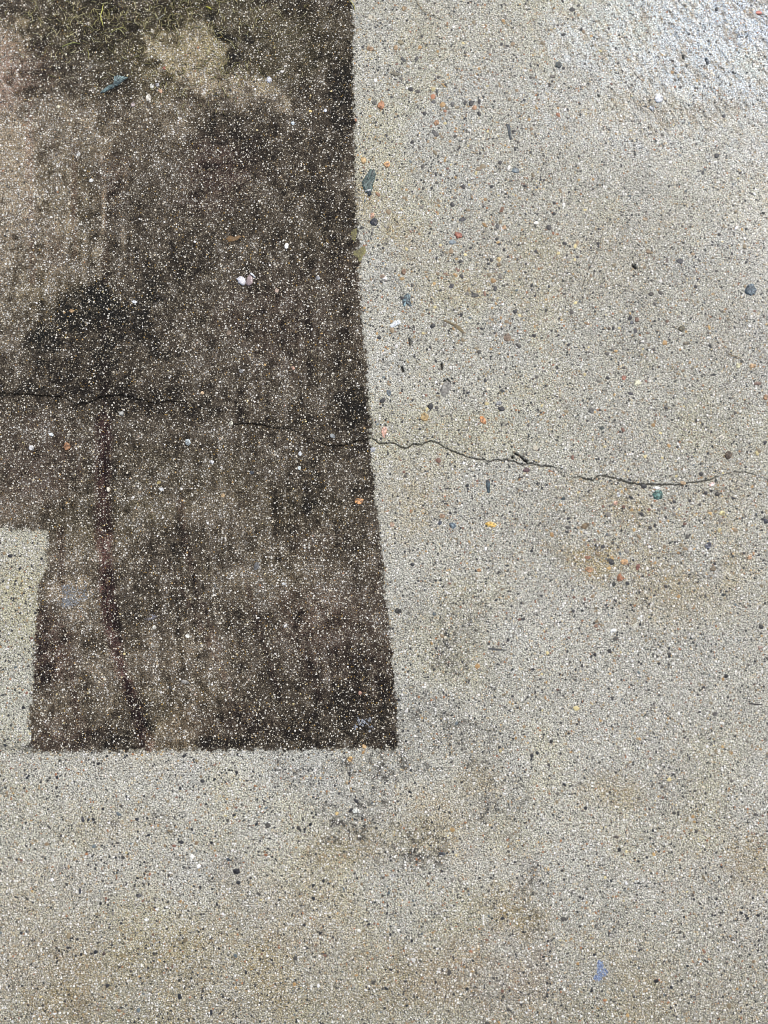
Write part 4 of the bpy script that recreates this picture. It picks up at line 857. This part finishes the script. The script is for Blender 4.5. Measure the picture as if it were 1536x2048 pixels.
def flakes(name, centre_blobs, n, c1, c2, r0, mat, lab, cat, seed):
    """a crust of small separate flakes: one mesh, thick in the middle and breaking up outwards"""
    rg = np.random.default_rng(seed); K = 7
    bx = centre_blobs[rg.integers(len(centre_blobs), size=n)] if isinstance(centre_blobs, np.ndarray) else np.array(centre_blobs)[rg.integers(len(centre_blobs), size=n)]
    t = rg.uniform(0, 2 * np.pi, n); q = np.sqrt(rg.uniform(0, 1, n)) * rg.uniform(.6, 1.1, n)
    px = bx[:, 0] + np.cos(t) * q * bx[:, 2]; py = bx[:, 1] + np.sin(t) * q * bx[:, 3]
    gx, gy = gnd(px, py); cx0, cy0 = gx.mean(), gy.mean(); z0 = slab_at(gx, gy)[3]
    r = rg.uniform(.5, 1.2, n) * r0 * PX; th = np.arange(K) / K * 2 * np.pi
    jit = rg.uniform(.55, 1.3, (n, K)); h = .0004
    def ring(f, z): return np.stack([gx[:, None] - cx0 + np.cos(th) * jit * r[:, None] * f, gy[:, None] - cy0 + np.sin(th) * jit * r[:, None] * f, np.repeat(z[:, None], K, 1) + rg.uniform(-.0001, .0001, (n, K))], -1)
    V = np.concatenate([ring(1, z0 - .0004), ring(.85, z0 + h * rg.uniform(.6, 1.3, n)), np.stack([gx - cx0, gy - cy0, z0 + h * 1.1], -1)[:, None]], 1)
    b = (np.arange(n) * 15)[:, None, None]; k = np.arange(K); k1 = (k + 1) % K
    qd = (np.stack([k, k1, K + k1, K + k], -1)[None] + b).reshape(-1, 4); tr = (np.stack([K + k, K + k1, np.full(K, 14)], -1)[None] + b).reshape(-1, 3)
    l1, l2 = sr2lin(c1), sr2lin(c2); m = rg.uniform(0, 1, (n, 1)); col = (l1 * m + l2 * (1 - m)) * rg.uniform(.6, 1.2, (n, 1))
    o = bpy.data.objects.new(name, make_mesh(name, V.reshape(-1, 3), np.concatenate([qd[:, [0, 1, 2]], qd[:, [0, 2, 3]], tr]), {'col': np.repeat(np.clip(col, 0, .9), 15, 0)}, mat, False))
    COL.objects.link(o); o.location = (cx0, cy0, 0)
    return tag(o, lab, cat)

flakes('paint_fleck', [(1200, 1930, 8, 9), (1203, 1942, 11, 10), (1197, 1955, 11, 9), (1205, 1950, 10, 11)], 120, (84, 100, 138), (168, 186, 212), 2.2, M_PAINT,
       'flaking blue paint fleck near the lower right', 'paint', 520)
flakes('lichen_patch', [(727, 1446, 8, 8), (716, 1439, 4, 6), (738, 1439, 6, 5), (742, 1457, 6, 7), (711, 1455, 5, 5), (725, 1450, 16, 14)], 70, (150, 156, 164), (108, 112, 120), 1.9, M_LICHEN,
       'pale grey star of lichen in the lower right corner of the dark stain', 'lichen', 522)
flakes('lichen_patch', [(132, 1178, 10, 14), (140, 1204, 14, 10), (160, 1185, 30, 26), (150, 1190, 36, 30), (130, 1205, 8, 14)], 260, (146, 150, 156), (96, 98, 98), 1.8, M_LICHEN,
       'pale blue grey lichen patch in the lower left of the dark stain', 'lichen', 523)
flakes('lichen_patch', [(300, 1237, 11, 5), (308, 1233, 5, 4)], 36, (136, 136, 144), (96, 96, 102), 1.6, M_LICHEN,
       'small grey lichen smear just right of the long maroon streak', 'lichen', 524)

# ------------------------------------------------------------------ grass and moss fibres on the stain
def strand_mesh(name, paths, widths, cols, mat):
    V, T, Cc = [], [], []
    base = 0
    for P, w, col in zip(paths, widths, cols):
        P = np.array(P); n = len(P)
        tg = np.gradient(P[:, :2], axis=0); tg /= np.linalg.norm(tg, axis=1)[:, None] + 1e-9
        nr = np.stack([-tg[:, 1], tg[:, 0]], 1)
        ww = w * np.sin(np.linspace(.35, math.pi - .25, n))[:, None]
        l = np.concatenate([P[:, :2] + nr * ww, P[:, 2:]], 1); r = np.concatenate([P[:, :2] - nr * ww, P[:, 2:]], 1)
        t = P + np.array([0, 0, w * 1.4]); bt = P - np.array([0, 0, w])
        V.append(np.stack([l, t, r, bt], 1).reshape(-1, 3))
        for i in range(n - 1):
            for k in range(4):
                a = base + i * 4 + k; b_ = base + i * 4 + (k + 1) % 4
                T.append((a, b_, b_ + 4)); T.append((a, b_ + 4, a + 4))
        Cc.append(np.tile(col, (n * 4, 1))); base += n * 4
    return make_mesh(name, np.concatenate(V), np.array(T), {'col': np.concatenate(Cc)}, mat)

def curve_pts(pts, n, lift):
    P = np.array(pts, float); t = np.linspace(0, len(P) - 1, n); i = np.minimum(t.astype(int), len(P) - 2); f = (t - i)[:, None]
    # catmull-rom
    Q = np.concatenate([P[:1] * 2 - P[1:2], P, P[-1:] * 2 - P[-2:-1]])
    p0, p1, p2, p3 = Q[i], Q[i + 1], Q[i + 2], Q[i + 3]
    C = .5 * ((2 * p1) + (-p0 + p2) * f + (2 * p0 - 5 * p1 + 4 * p2 - p3) * f ** 2 + (-p0 + 3 * p1 - 3 * p2 + p3) * f ** 3)
    gx, gy = gnd(C[:, 0], C[:, 1]); z = slab_at(gx, gy)[3] + .0006 + lift * np.sin(np.linspace(0, math.pi, n))
    return np.stack([gx, gy, z], 1)

blades = [([(207, 8), (205, 22), (202, 34), (205, 46), (207, 55)], (196, 196, 104), 1.1, 'yellow green grass blade standing upright on the upper stain'),
          ([(124, 94), (136, 90), (148, 87), (160, 88)], (178, 186, 108), .9, 'short yellow green grass blade lying level at the upper left of the stain'),
          ([(222, 66), (234, 60), (246, 57), (254, 62)], (190, 190, 120), .7, 'pale arched grass blade, upper of the crossed pair'),
          ([(236, 57), (244, 64), (252, 74)], (186, 186, 128), .6, 'pale slanting grass blade, lower of the crossed pair'),
          ([(174, 98), (178, 108), (177, 120)], (130, 126, 70), 1.0, 'olive grass blade left of the dark teal leaf scrap'),
          ([(316, 40), (324, 34), (331, 29)], (206, 208, 196), .7, 'short whitish grass blade under the top edge of the picture'),
          ([(412, 14), (418, 17), (424, 20)], (214, 208, 90), 1.8, 'bright yellow scrap of blade above the black blotches'),
          ([(698, 0), (703, 6), (708, 14), (710, 24)], (196, 190, 110), .9, 'yellow blade at the top end of the stain edge'),
          ([(832, 0), (836, 10), (845, 22), (862, 30), (880, 38)], (136, 122, 92), .7, 'fine brown thread at the top of the pale concrete'),
          ([(1452, 705), (1466, 712), (1478, 716), (1488, 724)], (140, 120, 90), .8, 'fine brown thread above the pale yellow pebble')]
for pts, col, w, lab in blades:
    P = curve_pts(pts, 12, .0015); o0 = P.mean(0) * np.array([1, 1, 0])
    o = bpy.data.objects.new('grass_blade', strand_mesh('grass_blade', [P - o0], [w * PX], [sr2lin(col)], M_FIBRE)); COL.objects.link(o)
    o.location = o0; tag(o, lab, 'grass blade', 'dry grass blades')
paths, ws, cs = [], [], []
n = 0
while n < 900:
    a, b = rng.uniform(-60, 640), rng.uniform(-90, 240)
    dens = max(math.exp(-((a - 300) / 210) ** 2 - ((b - 30) / 80) ** 2), .9 * math.exp(-((a - 420) / 90) ** 2 - ((b - 130) / 70) ** 2))
    if rng.uniform() > dens: continue
    th = rng.uniform(0, 2 * math.pi); L_ = rng.uniform(3.5, 10); bend = rng.uniform(-.9, .9)
    pts = [(a, b), (a + L_ * math.cos(th), b + L_ * math.sin(th)), (a + L_ * (math.cos(th) + math.cos(th + bend)), b + L_ * (math.sin(th) + math.sin(th + bend)))]
    paths.append(curve_pts(pts, 6, .0008)); ws.append(rng.uniform(.4, .75) * PX)
    cs.append(sr2lin([(158, 152, 104), (178, 170, 126), (128, 124, 74), (206, 200, 158), (104, 98, 62)][rng.integers(5)])); n += 1
mo = bpy.data.objects.new('moss', strand_mesh('moss', paths, ws, cs, M_FIBRE)); COL.objects.link(mo)
tag(mo, 'thin mat of dry olive moss fibres on the upper part of the dark stain', kind='stuff')
